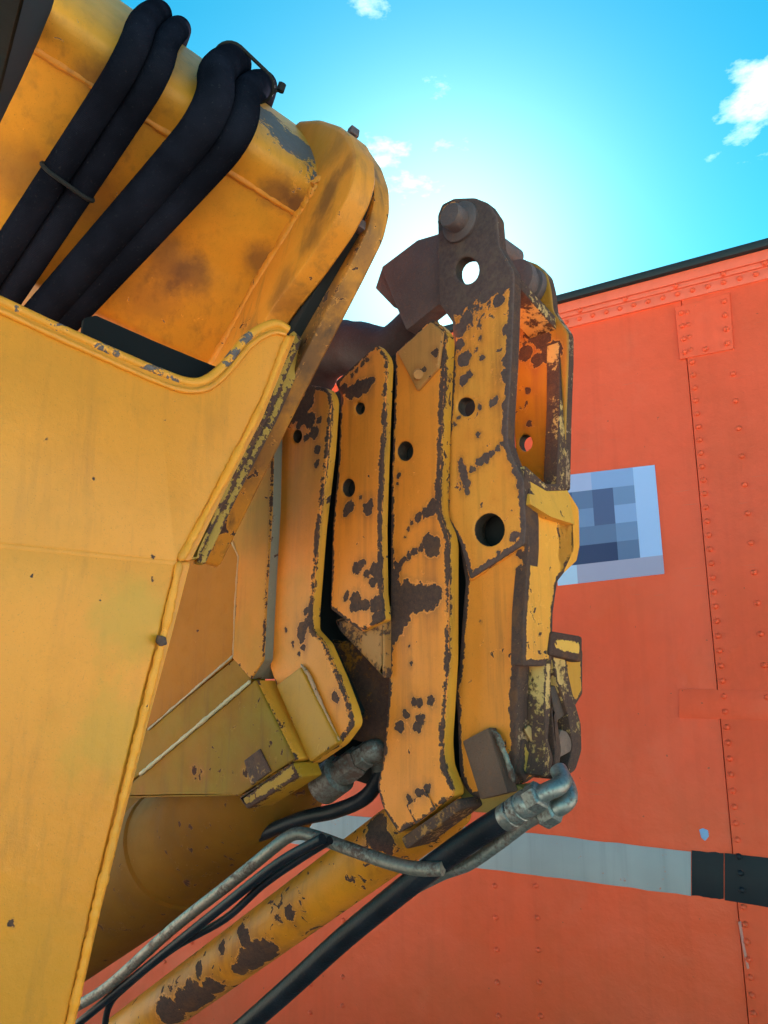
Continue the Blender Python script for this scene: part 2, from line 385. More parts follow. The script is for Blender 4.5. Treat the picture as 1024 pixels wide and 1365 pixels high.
    paint = s.mix(lip, paint, tuple(min(1, c * 1.25 + .03) for c in base))
    c = s.mix(mask, paint, rust)
    rg = s.math('ADD', s.math('MULTIPLY', mask, .38), s.math('ADD', rough - .06, s.math('MULTIPLY', mid, .22)))
    h = s.math('ADD', s.math('MULTIPLY', mask, -1.0), s.math('MULTIPLY', s.math('MULTIPLY', fine, mask), .7))
    nr = s.bump(h, .0011, .85); nr = s.bump(s.math('ADD', mid, s.math('MULTIPLY', speck, .10)), .0022, .5, nr)
    return s.done(c, rg, nr, spec=spec)
def rusty(name, a=RUST_A, b=RUST_B, c=RUST_C, rough=.72):
    s = NT(name); n1 = s.noise(18, 5); n2 = s.noise(130, 6, .7); n3 = s.noise(520, 3)
    k = s.mix(s.rng(n1, .35, .68), a, b); k = s.mix(s.math('MULTIPLY', s.rng(n2, .5, .72), .8), k, c); k = s.mix(s.math('MULTIPLY', s.rng(n3, .6, .7), .5), k, tuple(x * .4 for x in a))
    return s.done(k, s.rng(n2, .3, .7, rough - .15, rough + .12), s.bump(s.math('ADD', n2, s.math('MULTIPLY', n3, .4)), .0016, .8))
def rubber(name, base=(.012, .013, .017), weave=True, rough=.55):
    s = NT(name); n1 = s.noise(14, 4); n2 = s.noise(260, 4, .6)
    c = s.mix(s.rng(n1, .4, .7), base, tuple(x * 1.9 for x in base)); c = s.mix(s.math('MULTIPLY', s.rng(n2, .62, .74), .35), c, (.075, .075, .08))
    mp = s.n.new('ShaderNodeMapping'); mp.inputs['Rotation'].default_value = (.3, .5, .9); s.link(s.P, mp.inputs['Vector'])
    h = n2
    if weave:
        w = s.n.new('ShaderNodeTexWave'); w.inputs['Scale'].default_value = 150; w.inputs['Distortion'].default_value = 2.0; s.link(mp.outputs[0], w.inputs['Vector']); h = s.math('ADD', s.math('MULTIPLY', w.outputs['Fac'], .5), s.math('MULTIPLY', n1, 3.0))
    if weave: rough = .95
    return s.done(c, rough, s.bump(h, .0011, .6), spec=0.0 if weave else .12)
def steel(name, base=(.36, .36, .35), rust=.35, rough=.38):
    s = NT(name); n1 = s.noise(26, 5, .65); n2 = s.noise(190, 5, .6)
    k = s.rng(s.math('ADD', s.math('MULTIPLY', n1, .6), s.math('MULTIPLY', n2, .4)), .62 - .22 * rust, .72 - .2 * rust)
    c = s.mix(s.rng(n2, .3, .7), base, tuple(x * .62 for x in base)); c = s.mix(k, c, RUST_B)
    return s.done(c, s.math('ADD', rough, s.math('MULTIPLY', k, .4)), s.bump(n2, .0007, .6), metal=s.math('SUBTRACT', .75, s.math('MULTIPLY', k, .75)))
def plain(name, base, rough=.6, grain=.25, scale=90):
    s = NT(name); n1 = s.noise(scale, 5, .6); n2 = s.noise(scale * .12, 4)
    c = s.mix(s.math('MULTIPLY', n1, grain), base, tuple(x * .6 for x in base)); c = s.mix(s.math('MULTIPLY', s.rng(n2, .4, .7), grain), c, tuple(x * .75 for x in base))
    return s.done(c, rough, s.bump(n1, .0008, .4), spec=.25)

ORANGE = (.80, .222, .026); YELLOW = (.76, .30, .026); DEEP = (.52, .17, .014); CREAM = (.68, .265, .026)
M_RUST = rusty('rusted_steel'); M_PURPLE = rusty('weathered_brown_steel', (.085, .050, .056), (.125, .072, .072), (.19, .095, .075))
M_BLACK = plain('grime_shade_black', (.014, .013, .015), .8); M_HOSE = rubber('woven_hose_sleeve', (.0065, .007, .012)); M_HOSE2 = rubber('black_rubber', (.007, .008, .012), False, .38)  # the flat black serves real grime and painted shade in the boom gaps
M_STEEL = steel('zinc_steel', (.27, .265, .26), .5, .45); M_PIPE = steel('weathered_pipe', (.26, .225, .20), .5, .5)
M_HOLE = rusty('dark_hole_wall', (.02, .012, .010), (.04, .02, .014), (.10, .05, .02))  # hole walls made darker than the other rust
M_EDGE = worn('yellow_edge', CREAM, blobs=(), chips=.7, edge=.9, dirt=.8, rust_all=.54, seed=3.1, brad=.006)  # cut edges yellower than the plate faces

# ------------------------------------------------------------------ the setting
s = NT('gravel'); g1 = s.noise(30, 6, .7); g2 = s.noise(2, 4)
M_GROUND = s.done(s.mix(s.rng(g1, .3, .7), s.mix(s.rng(g2, .4, .6), (.52, .46, .38), (.46, .40, .33)), (.55, .49, .41)), .9, s.bump(g1, .02))
build('ground', [(-400, -400, 0), (400, -400, 0), (400, 400, 0), (-400, 400, 0)], [(0, 1, 2, 3)], M_GROUND, kind='structure', smooth=0)

DK = plain('deck_steel', (.26, .24, .21), .7)
deck = build('deck_plate', [(-2.6, -1.6, .7), (1.0, -1.6, .7), (1.0, 1.75, .7), (-2.6, 1.75, .7), (-2.6, -1.6, .5), (1.0, -1.6, .5), (1.0, 1.75, .5), (-2.6, 1.75, .5)],
      [(0, 1, 2, 3), (7, 6, 5, 4), (0, 4, 5, 1), (1, 5, 6, 2), (2, 6, 7, 3), (3, 7, 4, 0)], DK, label='grey steel crane truck deck under the yellow pillar', cat='deck', smooth=0)
# ------------------------------------------------------------------ orange riveted truck body
WN = Vector((-.530, -.848, 0)); W = Plane(at(740, 914, 2.7), WN)
def wall_paint(name, base):
    s = NT(name); big = s.noise(.9, 4); mid = s.noise(7, 5, .6); fine = s.noise(120, 5, .65); speck = s.noise(60, 3)
    mp = s.n.new('ShaderNodeMapping'); mp.inputs['Scale'].default_value = (20, 20, 1.1); s.link(s.P, mp.inputs['Vector']); st = s.noise(1, 5, .6, vec=mp.outputs[0])
    c = s.mix(s.rng(big, .38, .62), base, (base[0] * .95, base[1] * 1.15, base[2] * 1.25)); c = s.mix(s.math('MULTIPLY', s.rng(st, .48, .75), .22), c, tuple(x * .62 for x in base))
    c = s.mix(s.math('MULTIPLY', s.rng(mid, .5, .8), .3), c, (base[0] * .8, base[1] * .8, base[2] * .85)); c = s.mix(s.math('MULTIPLY', s.rng(speck, .735, .75), .7), c, (.16, .05, .03))
    big2 = s.noise(2.6, 5, .6); c = s.mix(s.math('MULTIPLY', s.rng(big2, .46, .66), .35), c, (base[0] * .72, base[1] * .95, base[2] * .8))
    c = s.mix(s.math('MULTIPLY', s.rng(s.noise(3.7, 6, .7), .56, .70), .22), c, (base[0] * .95, base[1] * 1.8, base[2] * 2.6))
    sm = s.n.new('ShaderNodeMapping'); sm.inputs['Scale'].default_value = (9, 9, 240); s.link(s.P, sm.inputs['Vector'])
    c = s.mix(s.math('MULTIPLY', s.math('MULTIPLY', s.rng(s.noise(1, 2, vec=sm.outputs[0]), .70, .75), s.rng(big, .5, .6)), .35), c, (.45, .16, .11))
    return s.done(c, s.rng(mid, .3, .7, .36, .52), spec=.28, normal=s.bump(s.math('ADD', s.math('MULTIPLY', big, 9.0), s.math('ADD', mid, s.math('MULTIPLY', fine, .08))), .010, .6))
def worn_stripe(name, base, k=1.0):
    s = NT(name); n1 = s.noise(9, 6, .7); n2 = s.noise(70, 5, .65); n3 = s.noise(2.2, 4)
    mp = s.n.new('ShaderNodeMapping'); mp.inputs['Scale'].default_value = (30, 30, 1.5); s.link(s.P, mp.inputs['Vector']); st = s.noise(1, 5, .6, vec=mp.outputs[0])
    c = s.mix(s.rng(n3, .35, .65), base, tuple(x * .78 for x in base)); c = s.mix(s.math('MULTIPLY', s.rng(st, .5, .75), .35), c, tuple(x * .5 for x in base))
    w_ = s.math('ADD', s.math('MULTIPLY', n1, .5), s.math('MULTIPLY', n2, .5))
    c = s.mix(s.math('MULTIPLY', s.rng(w_, .60, .64), .8 * k), c, (.62, .10, .045))
    return s.done(c, .55, s.bump(s.math('ADD', n1, s.math('MULTIPLY', n2, .3)), .0015, .4), spec=.25)
M_WALL = wall_paint('orange_red_enamel', (.88, .082, .031)); M_WALL2 = wall_paint('orange_red_enamel_trim', (.86, .115, .06))
M_ROOF = plain('black_roof_edge', (.02, .022, .026), .5); M_GREY = worn_stripe('grey_stripe_paint', (.38, .34, .37)); M_BLK = worn_stripe('black_stripe_paint', (.012, .013, .02), .5)
wb = W.pt(740, 914); wb.z = 0
truck = thing('box_truck', 'orange red riveted metal truck body behind the crane with a grey and black stripe', 'truck', wb)
def wc(x, y): return W.loc(W.pt(x, y))
ROOF_V = wc(880, 373)[1]; SEAM_U = wc(945, 800)[0]; ZB = -W.o.z + .02     # v is height relative to W.o
U0, U1 = -5.2, 2.3                                                       # along the wall (u grows to the right)
if W.u.dot(Vector((.848, -.53, 0))) < 0: U0, U1 = -U1, -U0
0 and print('roof v', ROOF_V, wc(1000, 340), wc(760, 408), 'seam', SEAM_U, wc(900, 411), wc(991, 1365), 'row', wc(965, 380), wc(775, 431))
def wslab(name, u0, u1, v0, v1, off, th, mat, parent=truck, bev=.0015, **kw):
    return slab(name, W, [Vector((u0, v0)), Vector((u1, v0)), Vector((u1, v1)), Vector((u0, v1))], off, th, bev, mat, parent, rad=0, **kw)
RIV_M = {}
def rivet(p, n, r, mat, parent, name='rivet'):
    base = base_of(parent)
    if mat.name not in RIV_M:
        v = []; f = []; S = 8
        for k, (rr, z) in enumerate(((1, 0), (.9, .3), (.55, .56))): v += [(rr * math.cos(2 * math.pi * i / S), rr * math.sin(2 * math.pi * i / S), z) for i in range(S)]
        v.append((0, 0, .64))
        for k in range(2): f += [(k * S + i, k * S + (i + 1) % S, (k + 1) * S + (i + 1) % S, (k + 1) * S + i) for i in range(S)]
        f += [(2 * S + i, 2 * S + (i + 1) % S, 3 * S) for i in range(S)]
        rm = RIV_M[mat.name] = bpy.data.meshes.new('rivet'); rm.from_pydata(v, [], f)
        for p_ in rm.polygons: p_.use_smooth = True
        rm.materials.append(mat)
    o = bpy.data.objects.new(name, RIV_M[mat.name]); col.objects.link(o); o.parent = parent; o.location = Vector(p) - base
    o.rotation_euler = n.to_track_quat('Z', 'Y').to_euler(); o.scale = (r * .92, r * .92, r * 1.35); return o
V_ROW = wc(880, 401)[1]                       # the rivet row under the rail
V_LIP = wc(880, 408)[1]
p_left = wslab('side_panel', U0, SEAM_U, ZB, V_LIP + .05, 0, .02, M_WALL)
p_right = wslab('side_panel', SEAM_U + .003, U1, ZB, V_LIP + .05, .004, .02, M_WALL)
V_R0, V_R1 = V_LIP, ROOF_V
rail = wslab('roof_rail', U0, U1, V_LIP, V_LIP + (V_R1 - V_R0) * .42, .010, .03, M_WALL2, bev=.003)
rail2 = wslab('roof_rail', U0, U1, V_LIP + (V_R1 - V_R0) * .42, V_LIP + (V_R1 - V_R0) * .60, .016, .03, M_WALL2, bev=.004)
rail3 = wslab('roof_rail', U0, U1, V_LIP + (V_R1 - V_R0) * .60, ROOF_V, .022, .04, M_WALL2, bev=.006)
redge = wslab('roof_edge', U0, U1, ROOF_V, ROOF_V + .030, .040, .08, M_ROOF, bev=.006)
# the box behind the skin
def wbox(name, u0, u1, v0, v1, d0, d1, mat):
    pts = [W.wor((u0, v0), d0), W.wor((u1, v0), d0), W.wor((u1, v1), d0), W.wor((u0, v1), d0)]
    return prism(name, pts, W.n * (d1 - d0), mat, truck, bev=.01)
wbox('body_shell', U0, U1, ZB, ROOF_V + .02, -.024, -2.4, M_WALL)
# rivets: the row under the roof rail, the seam column, single columns, the patch
sp = (wc(935 * .3516 + 680, 158 * .3516 + 320) - wc(317 * .3516 + 680, 315 * .3516 + 320)).length / 11
u_ref = wc(875 * .3516 + 680, 175 * .3516 + 320)[0]
k = -40
while k < 12:
    u = u_ref + k * sp
    if u > wc(690, 440)[0]: rivet(W.wor((u, V_ROW + .004), .010), W.n, .0105, M_WALL, rail)
    k += 1
for px, py in ((965, 367), (902, 383), (1020, 352), (835, 397), (775, 414)): rivet(W.wor((wc(px, py)[0], V_LIP + (V_R1 - V_R0) * .52), .016), W.n, .0105, M_WALL, rail2)
uA = wc(943, 802)[0]; vA0 = wc(906, 420)[1]; vA1 = wc(995.5, 1348)[1]; nA = 47
VS0, VS1 = wc(972, 1201)[1], wc(972, 1139)[1]
for i in range(nA + 3):
    v = vA0 + (vA1 - vA0) * i / nA
    rivet(W.wor((max(uA + .004, SEAM_U + .018), v), .0058 if VS0 < v < VS1 else .004), W.n, .0105, M_BLK if VS0 < v < VS1 else M_WALL, p_right)
uB = wc(994, 656)[0]; vB0 = wc(977, 499)[1]; vB1 = wc(1021, 908)[1]
for i in range(13): rivet(W.wor((uB, vB0 + (vB1 - vB0) * i / 10.5), .004), W.n, .0105, M_WALL, p_right)
for px in (661, 716):
    u = wc(px, 1220)[0]; v0 = wc(px, 1181)[1]; dv = wc(px, 1223)[1] - v0
    for i in range(6): rivet(W.wor((u, v0 + dv * i), 0), W.n, .0105, M_WALL, p_left)
for px, py in ((415, 1275), (457, 1302), (256, 1256), (220, 1282)):
    u, v0 = wc(px, py); 
    for i in range(-2, 4): rivet(W.wor((u, v0 + dv * i), 0), W.n, .0105, M_WALL, p_left)
pt4 = [wc(900.5, 411), wc(973, 391), wc(978.5, 466), wc(907, 480)]
patch = slab('patch_plate', W, pt4, .0085, .006, .0015, M_WALL, truck, rad=.004)
for a, b, n in ((pt4[0], pt4[3], 4), (pt4[1], pt4[2], 4)):
    sg = 1 if a is pt4[0] else -1
    for i in range(n): rivet(W.wor(a.lerp(b, (i + .55) / n) + Vector((.018 * sg, 0)), .0085), W.n, .0105, M_WALL, patch)
rivet(W.wor(pt4[3].lerp(pt4[2], .5) + Vector((0, .018)), .0085), W.n, .0105, M_WALL, patch)
slab('joint_cover', W, [wc(906, 918), wc(1040, 921), wc(1040, 960), wc(906, 957)], .0052, .005, .0004, M_WALL, truck, rad=.003)
# painted stripe with brushed, uneven edges
def stripe(name, xa, ta, ba, xb, tb, bb, off, mat, n=40, seed=2, amp=1.6):
    q = random.Random(seed); o = []; w = 0
    for i in range(n + 1):
        f = i / n; w = w * .6 + q.uniform(-1, 1) * .6; o.append((xa + (xb - xa) * f, ta + (tb - ta) * f + w * amp))
    for i in range(n + 1):
        f = 1 - i / n; w = w * .6 + q.uniform(-1, 1) * .6; o.append((xa + (xb - xa) * f, ba + (bb - ba) * f + w * amp))
    return slab(name, W, o, off, .002, .0002, mat, truck, rad=0)
stripe('grey_stripe', 150, 1053, 1093, 921, 1134, 1193, .0018, M_GREY)
stripe('black_stripe', 922, 1134, 1193, 964.6, 1138, 1199, .0020, M_BLK, 8, 3)
stripe('black_stripe', 966.2, 1138, 1200, 1400, 1189, 1273, .0058, M_BLK, 10, 4)
slab('paint_patch', W, [(932, 1106), (937, 1104), (944, 1107), (945, 1115), (940, 1121), (935, 1117)], .0016, .002, .0002, plain('pale_blue_mark', (.25, .36, .62)), truck, rad=.002)
slab('paint_run', W, [(984, 1229), (988, 1228), (993, 1262), (999, 1291), (996, 1292), (990, 1264)], .0056, .002, .0002, plain('pink_mark', (.62, .22, .19)), truck, rad=.001)

# blurred blue notice stuck to the body
sg = [(735, 636), (873, 620), (886, 765), (744, 781)]
c0, c1, c2, c3 = [wc(*p) for p in sg]
sign = thing('notice_sticker', 'square blue and white notice stuck on the orange truck body', 'sticker', W.wor(c3, .004))
M_SGN = plain('sticker_white', (.42, .50, .74), .4, .1)
slab('sheet', W, [c0, c1, c2, c3], .003, .002, .0003, M_SGN, sign, rad=.002)
tones = [['a', 'a', 'l', 'l', 'w'], ['n', 'd', 'n', 'm', 'w'], ['n', 'm', 'n', 'l', 'w'], ['n', 'd', 'd', 'm', 'w'], ['k', 'k', 'k', 'd', 'w'], ['w', 'p', 'p', 'p', 'p']]
TC = {'a': (.36, .37, .62), 'l': (.24, .32, .60), 'w': (.36, .45, .78), 'n': (.075, .095, .22), 'd': (.11, .15, .30), 'm': (.16, .22, .42), 'k': (.03, .04, .12), 'p': (.36, .30, .46)}
TM = {k: plain('sticker_print_' + k, v, .4, .08) for k, v in TC.items()}
for r_ in range(6):
    for q_ in range(5):
        f0, f1 = q_ / 5, (q_ + 1) / 5; g0, g1 = r_ / 6, (r_ + 1) / 6
        bl = lambda f, g: c0.lerp(c1, f).lerp(c3.lerp(c2, f), g)
        if tones[r_][q_] == 'w' and r_ in (5,): continue
        slab('print_block', W, [bl(f0, g0), bl(f1, g0), bl(f1, g1), bl(f0, g1)], .0036, .001, .00005, TM[tones[r_][q_]], sign, rad=0, smooth=0)

# ------------------------------------------------------------------ telescopic boom: the side plane of the nested sections
AL = R(43); SN = Vector((-math.sin(AL), -math.cos(AL), 0)); ST = Vector((math.cos(AL), -math.sin(AL), 0))
S = Plane(at(645, 600, 1.15), SN)
def bl(off, *items):
    """rust marks as (x, y, radius) on the plate at off"""
    P = S.shift(off); out = []
    for x, y, r in items: out.append((P.pt(x, y), r * 1.15 + .0008))
    return out
GRP = 'nested telescopic boom sections'
BASE = at(560, 1050, 1.3)
def hexnut(name, p0, p1, r, mat, parent): return lathe(name, p0, p1, [(0, r * .86), (.12, r), (.88, r), (1, r * .86)], mat, parent, seg=6, smooth=20)

# section with the paw-print rust marks (between the tip and the third plate)
O4 = .030
B4 = bl(O4, (533, 968, .0075), (541, 952, .0055), (551, 935, .004), (558, 936, .0055), (575, 935, .0065), (560, 960, .007), (557, 968, .007), (577, 728, .013), (570, 722, .009), (560, 730, .005), (552, 736, .005), (545, 742, .005), (537, 748, .005), (530, 757, .008),
        (577, 676, .010), (568, 684, .007), (558, 690, .006), (548, 697, .004), (543, 707, .0025), (541, 716, .002), (524, 768, .010), (526, 790, .018), (540, 798, .022), (556, 797, .019), (572, 796, .017), (579, 790, .012), (532, 818, .020), (528, 836, .014), (525, 848, .008), (520, 740, .008),
        (546, 862, .0025), (549, 884, .0025), (560, 1056, .006), (570, 1051, .005), (547, 1066, .004), (531, 633, .004), (529, 646, .003), (513, 1000, .006))
M4 = worn('orange_section_with_marks', ORANGE, blobs=B4, chips=.18, edge=.85, seed=1.3)
t4 = thing('boom_section', 'orange boom plate with paw-print rust marks, beside the pinned tip plate', 'boom section', BASE, GRP)
slab('side_plate', S, [(527, 469), (575, 425), (594, 441), (588, 560), (584, 686), (598, 714), (597, 880), (590, 989), (592, 1020), (604, 1052), (604, 1061), (531, 1112), (509, 1077), (502, 1047), (509, 1018), (515, 960), (519, 880), (521, 640)], O4, .026, .0035, [M4, M_EDGE], t4,
     holes=[circle(539.5, 601, 10.5, 13)], rad={'*': .003, 2: .016, 4: .02, 5: .02, 9: .02, 10: .02, 12: .02})
M4b = worn('faded_orange_pad', (.50, .19, .05), blobs=bl(O4 + .006, (556, 499, .006), (565, 492, .005), (580, 470, .006)), chips=.2, edge=.5, dirt=.6, seed=5)
pad = slab('corner_pad', S, [(529, 469), (574, 429), (590, 442), (584, 490), (556, 521)], O4 + .006, .006, .002, M4b, t4, rad=.002)
lathe('bolt', S.pt(558, 499, O4 + .006), S.pt(558, 499, O4 + .011), [(0, .009), (.6, .009), (1, .0075)], M4b, pad, seg=20)
slab('gap_shade', S, [(540, 480), (570, 450), (580, 470), (572, 700), (582, 720), (582, 880), (575, 1000), (590, 1048), (540, 1088), (522, 1050), (530, 900), (532, 640)], O4 - .027, .06, .003, M_BLACK, t4)  # black plate set into the gap to stand for its shade
tab = slab('wear_tab', S, [(541, 1073), (567, 1054), (581, 1078), (554, 1099)], O4 + .0025, .006, .0012, M4, t4, rad=.001)
slab('slide_pad', S, [(534, 1117), (610, 1064), (616, 1078), (541, 1133)], O4 + .004, .05, .003, worn('chipped_pad', (.36, .14, .03), chips=.6, edge=.8, rust_all=.70, seed=2), t4)

# third plate
O3 = .058
B3 = bl(O3, (487, 514, .011), (478, 519, .012), (468, 522, .011), (458, 520, .008), (494, 508, .008), (490, 480, .004), (484, 484, .004), (476, 492, .004), (470, 500, .004), (466, 676, .009), (462, 682, .007), (490, 678, .009), (493, 670, .006), (481, 664, .004), (476, 757, .007), (482, 751, .006), (490, 765, .006),
        (500, 758, .009), (505, 770, .009), (497, 775, .006), (474, 797, .009), (477, 806, .009), (470, 808, .006), (487, 806, .008), (500, 805, .010), (503, 824, .008), (462, 795, .005))
M3 = worn('orange_section', ORANGE, blobs=B3, chips=.22, edge=.85, seed=2.2)
t3 = thing('boom_section', 'orange boom plate whose chipped pointed bottom ends above a rusty gusset', 'boom section', BASE, GRP)
slab('side_plate', S, [(446, 509), (502, 459), (516, 476), (512, 560), (507, 700), (508, 790), (512, 826), (480, 842), (440, 812), (443, 700), (450, 620), (454, 528)], O3, .018, .0035, [M3, M_EDGE], t3, holes=[circle(479, 544, 6.5, 8), circle(464, 650, 8.5, 12)], rad={'*': .004, 2: .016})
slab('gap_shade', S, [(462, 520), (498, 480), (502, 500), (496, 780), (470, 815), (450, 795), (458, 600)], O3 - .019, .07, .003, M_BLACK, t3)  # black backing, shade of the gap put in as colour
slab('lower_plate', S, [(428, 850), (470, 856), (506, 892), (520, 900), (518, 1010), (490, 992), (468, 985), (470, 960), (452, 905)], .012, .02, .003, worn('rusty_lower_plate', (.30, .10, .015), rust_all=.82, chips=.8, seed=17, spec=.12), t3)
slab('gusset', S, [(446, 826), (500, 812), (512, 806), (512, 905), (505, 897), (452, 840)], O3 - .012, .02, .003, worn('rusty_gusset', (.40, .15, .04), rust_all=.72, chips=.5, seed=4), t3)
# second plate
O2 = .088
B2 = bl(O2, (383, 560, .014), (397, 548, .016), (409, 536, .016), (414, 522, .010), (405, 556, .012), (398, 566, .006), (390, 552, .014), (413, 560, .012), (418, 577, .010), (409, 583, .006), (426, 560, .006), (423, 600, .006), (422, 618, .005), (416, 812, .006), (408, 815, .005), (404, 838, .010), (402, 848, .008), (409, 830, .007), (381, 840, .004), (391, 858, .004), (405, 863, .005), (398, 872, .003), (447, 928, .007))
M2 = worn('orange_section_olive_foot', (.77, .212, .022), blobs=B2, chips=.2, edge=.8, seed=3.7, olive=.25)
M2o = worn('olive_yellow_pad', (.46, .19, .010), alt=(.38, .155, .010), chips=.3, edge=.5, seed=6, dirt=.3)
t2 = thing('boom_section', 'orange boom plate with olive yellow foot pad and brown chamfered top', 'boom section', BASE, GRP)
slab('side_plate', S, [(369, 558), (412, 513), (434, 516), (441, 530), (436, 600), (424, 700), (415, 809), (414, 838), (432, 858), (452, 905), (467, 945), (472, 965), (452, 992), (413, 1019), (368, 914), (356, 880), (359, 787), (368, 700), (374, 590)], O2, .022, .004, [M2, M_EDGE], t2, holes=[circle(395, 581, 6.5, 9)], rad={'*': .004, 2: .015, 3: .02, 11: .02})
slab('gap_shade', S, [(382, 575), (410, 535), (426, 540), (412, 700), (402, 830), (425, 880), (455, 950), (415, 1000), (372, 900), (372, 780)], O2 - .023, .08, .003, M_BLACK, t2)  # shade between the plates painted as a black backing
slab('foot_pad', S, [(368, 914), (400, 889), (450, 990), (413, 1016)], O2 + .010, .012, .002, M2o, t2, rad=.001)
bead('weld_bead', [S.pt(x, y, O2 + .004) for x, y in ((401, 886), (412, 900), (424, 930), (440, 965), (452, 990))], .0035, worn('pale_weld', (.50, .26, .16), chips=.7, seed=9), t2, seed=4)
# first, outermost plate with the lower facet
O1 = .108
B1 = bl(O1, (268, 1026, .010), (275, 1031, .010), (262, 1024, .007), (336, 1028, .012), (342, 1014, .008), (300, 1042, .005), (240, 1038, .005), (195, 1052, .008), (222, 1015, .006), (350, 1000, .006))
M1 = worn('olive_orange_section', (.26, .115, .009), alt=(.21, .09, .009), blobs=B1, spec=.12, rough=.6, chips=.35, edge=.45, olive=.45, dirt=.8, seed=8)  # olive paint, darkened further to stand for the shade beside the pillar
M1u = worn('orange_outer_section', (.58, .18, .020), alt=(.46, .165, .016), spec=.15, rough=.55, chips=.2, edge=.7, olive=.35, seed=7)
t1 = thing('boom_section', 'olive and orange outermost boom plate next to the yellow pillar edge', 'boom section', BASE, GRP)
slab('side_plate', S, [(300, 560), (355, 545), (365, 560), (362, 680), (355, 800), (351, 880), (334, 906), (308, 876), (313, 800), (317, 742), (290, 680)], O1, .06, .003, [M1u, worn('grey_edge', (.22, .17, .13), chips=.6, seed=1)], t1, rad={'*': .004, 1: .012})
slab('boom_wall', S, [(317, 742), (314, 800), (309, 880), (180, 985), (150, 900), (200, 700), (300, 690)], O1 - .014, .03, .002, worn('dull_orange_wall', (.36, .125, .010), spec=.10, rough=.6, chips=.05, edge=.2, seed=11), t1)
slab('lower_facet', S, [(313, 878), (336, 906), (190, 1030), (160, 1050), (150, 1010)], O1 - .002, .03, .002, M1, t1)
slab('end_plate', S, [(336, 909), (340, 906), (392, 1012), (318, 1061), (150, 1064), (186, 1034)], O1 + .012, .05, .003, [M1, M_EDGE], t1)
bead('weld_bead', [S.pt(334, 908, O1 + .014), S.pt(186, 1033, O1 + .014)], .0036, worn('pale_grey_bead', (.40, .33, .21), chips=.3, seed=12), t1, seed=6)
bead('weld_bead', [S.pt(311, 874, O1), S.pt(197, 973, O1)], .0026, worn('grey_bead', (.33, .25, .16), chips=.5, seed=13), t1, seed=7)
bead('weld_bead', [S.pt(x, y, O1) for x, y in ((311, 874), (314, 800), (318, 742), (300, 696))], .0022, worn('thin_bead', (.46, .24, .10), chips=.3, seed=14), t1, seed=8)
slab('wear_tab', S, [(325, 1014), (346, 998), (361, 1028), (335, 1047)], O1 + .0145, .006, .0012, worn('rusty_tab', (.36, .15, .03), rust_all=.78, seed=15), t1, rad=.001)
slab('slide_pad', S, [(318, 1063), (390, 1016), (397, 1036), (329, 1079)], O1 + .016, .05, .003, worn('chipped_yellow_pad', (.36, .165, .014), chips=.9, edge=.9, rust_all=.58, seed=16, spec=.12), t1)

# inner tube that all the plates slide on, black to stand for shade in the gaps
core = thing('boom_core', 'black inner boom tube standing for the shade in the gaps between the orange plates', 'boom', BASE)
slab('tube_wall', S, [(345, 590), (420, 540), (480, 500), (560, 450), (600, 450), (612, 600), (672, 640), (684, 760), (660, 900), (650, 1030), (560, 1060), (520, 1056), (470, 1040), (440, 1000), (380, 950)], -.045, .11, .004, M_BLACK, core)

# ------------------------------------------------------------------ boom tip with the pin
def rot_pt(x, y): return S.pt(x, y)
F = Plane(S.pt(687, 480), ST)                # the front of the tip, looking along the boom
FAR = (F.pt(757, 520) - S.o).dot(SN)         # outer side of the far cheek
0 and print('tip width', FAR, 'far lower', (F.pt(735, 888) - S.o).dot(SN))
tip = thing('boom_tip', 'orange and brown boom tip plate with eye, pin and open channel on its side', 'boom tip', S.pt(650, 1050))
O6 = 0.0
B6 = bl(O6, (625, 300, .05), (615, 340, .05), (640, 330, .045), (600, 375, .032), (655, 360, .026), (640, 372, .022), (600, 300, .022), (622, 285, .030), (640, 290, .030), (650, 310, .030), (610, 330, .032), (640, 335, .032), (655, 345, .024), (600, 355, .028), (595, 390, .020), (610, 405, .018), (625, 385, .018), (672, 375, .016), (655, 385, .012), (665, 400, .009), (614, 440, .010), (622, 425, .010), (613, 460, .008), (619, 478, .010), (618, 507, .007), (625, 500, .005), (648, 395, .010), (676, 440, .008), (677, 500, .010), (679, 480, .010), (677, 540, .009), (676, 570, .007),
        (641, 449, .003), (635, 466, .0035), (642, 478, .004), (660, 535, .005), (656, 538, .004), (640, 541, .004), (614, 615, .005), (616, 625, .0065), (619, 635, .007), (621, 645, .007), (623, 655, .005), (630, 625, .005), (640, 617, .006), (648, 611, .006), (655, 605, .004), (662, 598, .004), (670, 592, .004), (684, 605, .006), (690, 628, .007), (695, 645, .007), (612, 555, .003), (606, 565, .003), (637, 580, .003), (687, 715, .006), (684, 718, .004), (626, 771, .006), (637, 770, .006), (645, 773, .005), (664, 740, .003), (650, 752, .003))
M6 = worn('orange_tip_cheek', ORANGE, alt=(.74, .27, .04), bare=((.075, .040, .042), (.115, .062, .058)), blobs=B6, chips=.35, edge=1.0, seed=4.4, brad=.016, mottle=[(S.pt(630, 380), .17, .36), (S.pt(678, 480), .09, .25), (S.pt(610, 440), .07, .28)])
M6s = worn('bruised_edge', (.40, .22, .12), chips=1.0, edge=.7, rust_all=.74, seed=5.5)
cheek = slab('near_cheek', S, [(583, 287), (589, 272), (605, 264), (632, 263), (650, 270), (662, 288), (665, 328), (685, 362), (684, 400), (681, 480), (676, 560), (676, 590), (683, 612), (697, 640), (700, 700), (698, 725), (626, 772), (613, 725), (594, 693), (594, 620), (603, 470), (603, 430), (585, 404), (584, 340)], O6, .022, .003, [M6, M6s], tip,
     holes=[circle(622, 360, 16, 18), circle(621, 542, 11.5, 12.5), circle(652, 706, 20, 22)], rad={'*': .004, 7: .01, 12: .02})
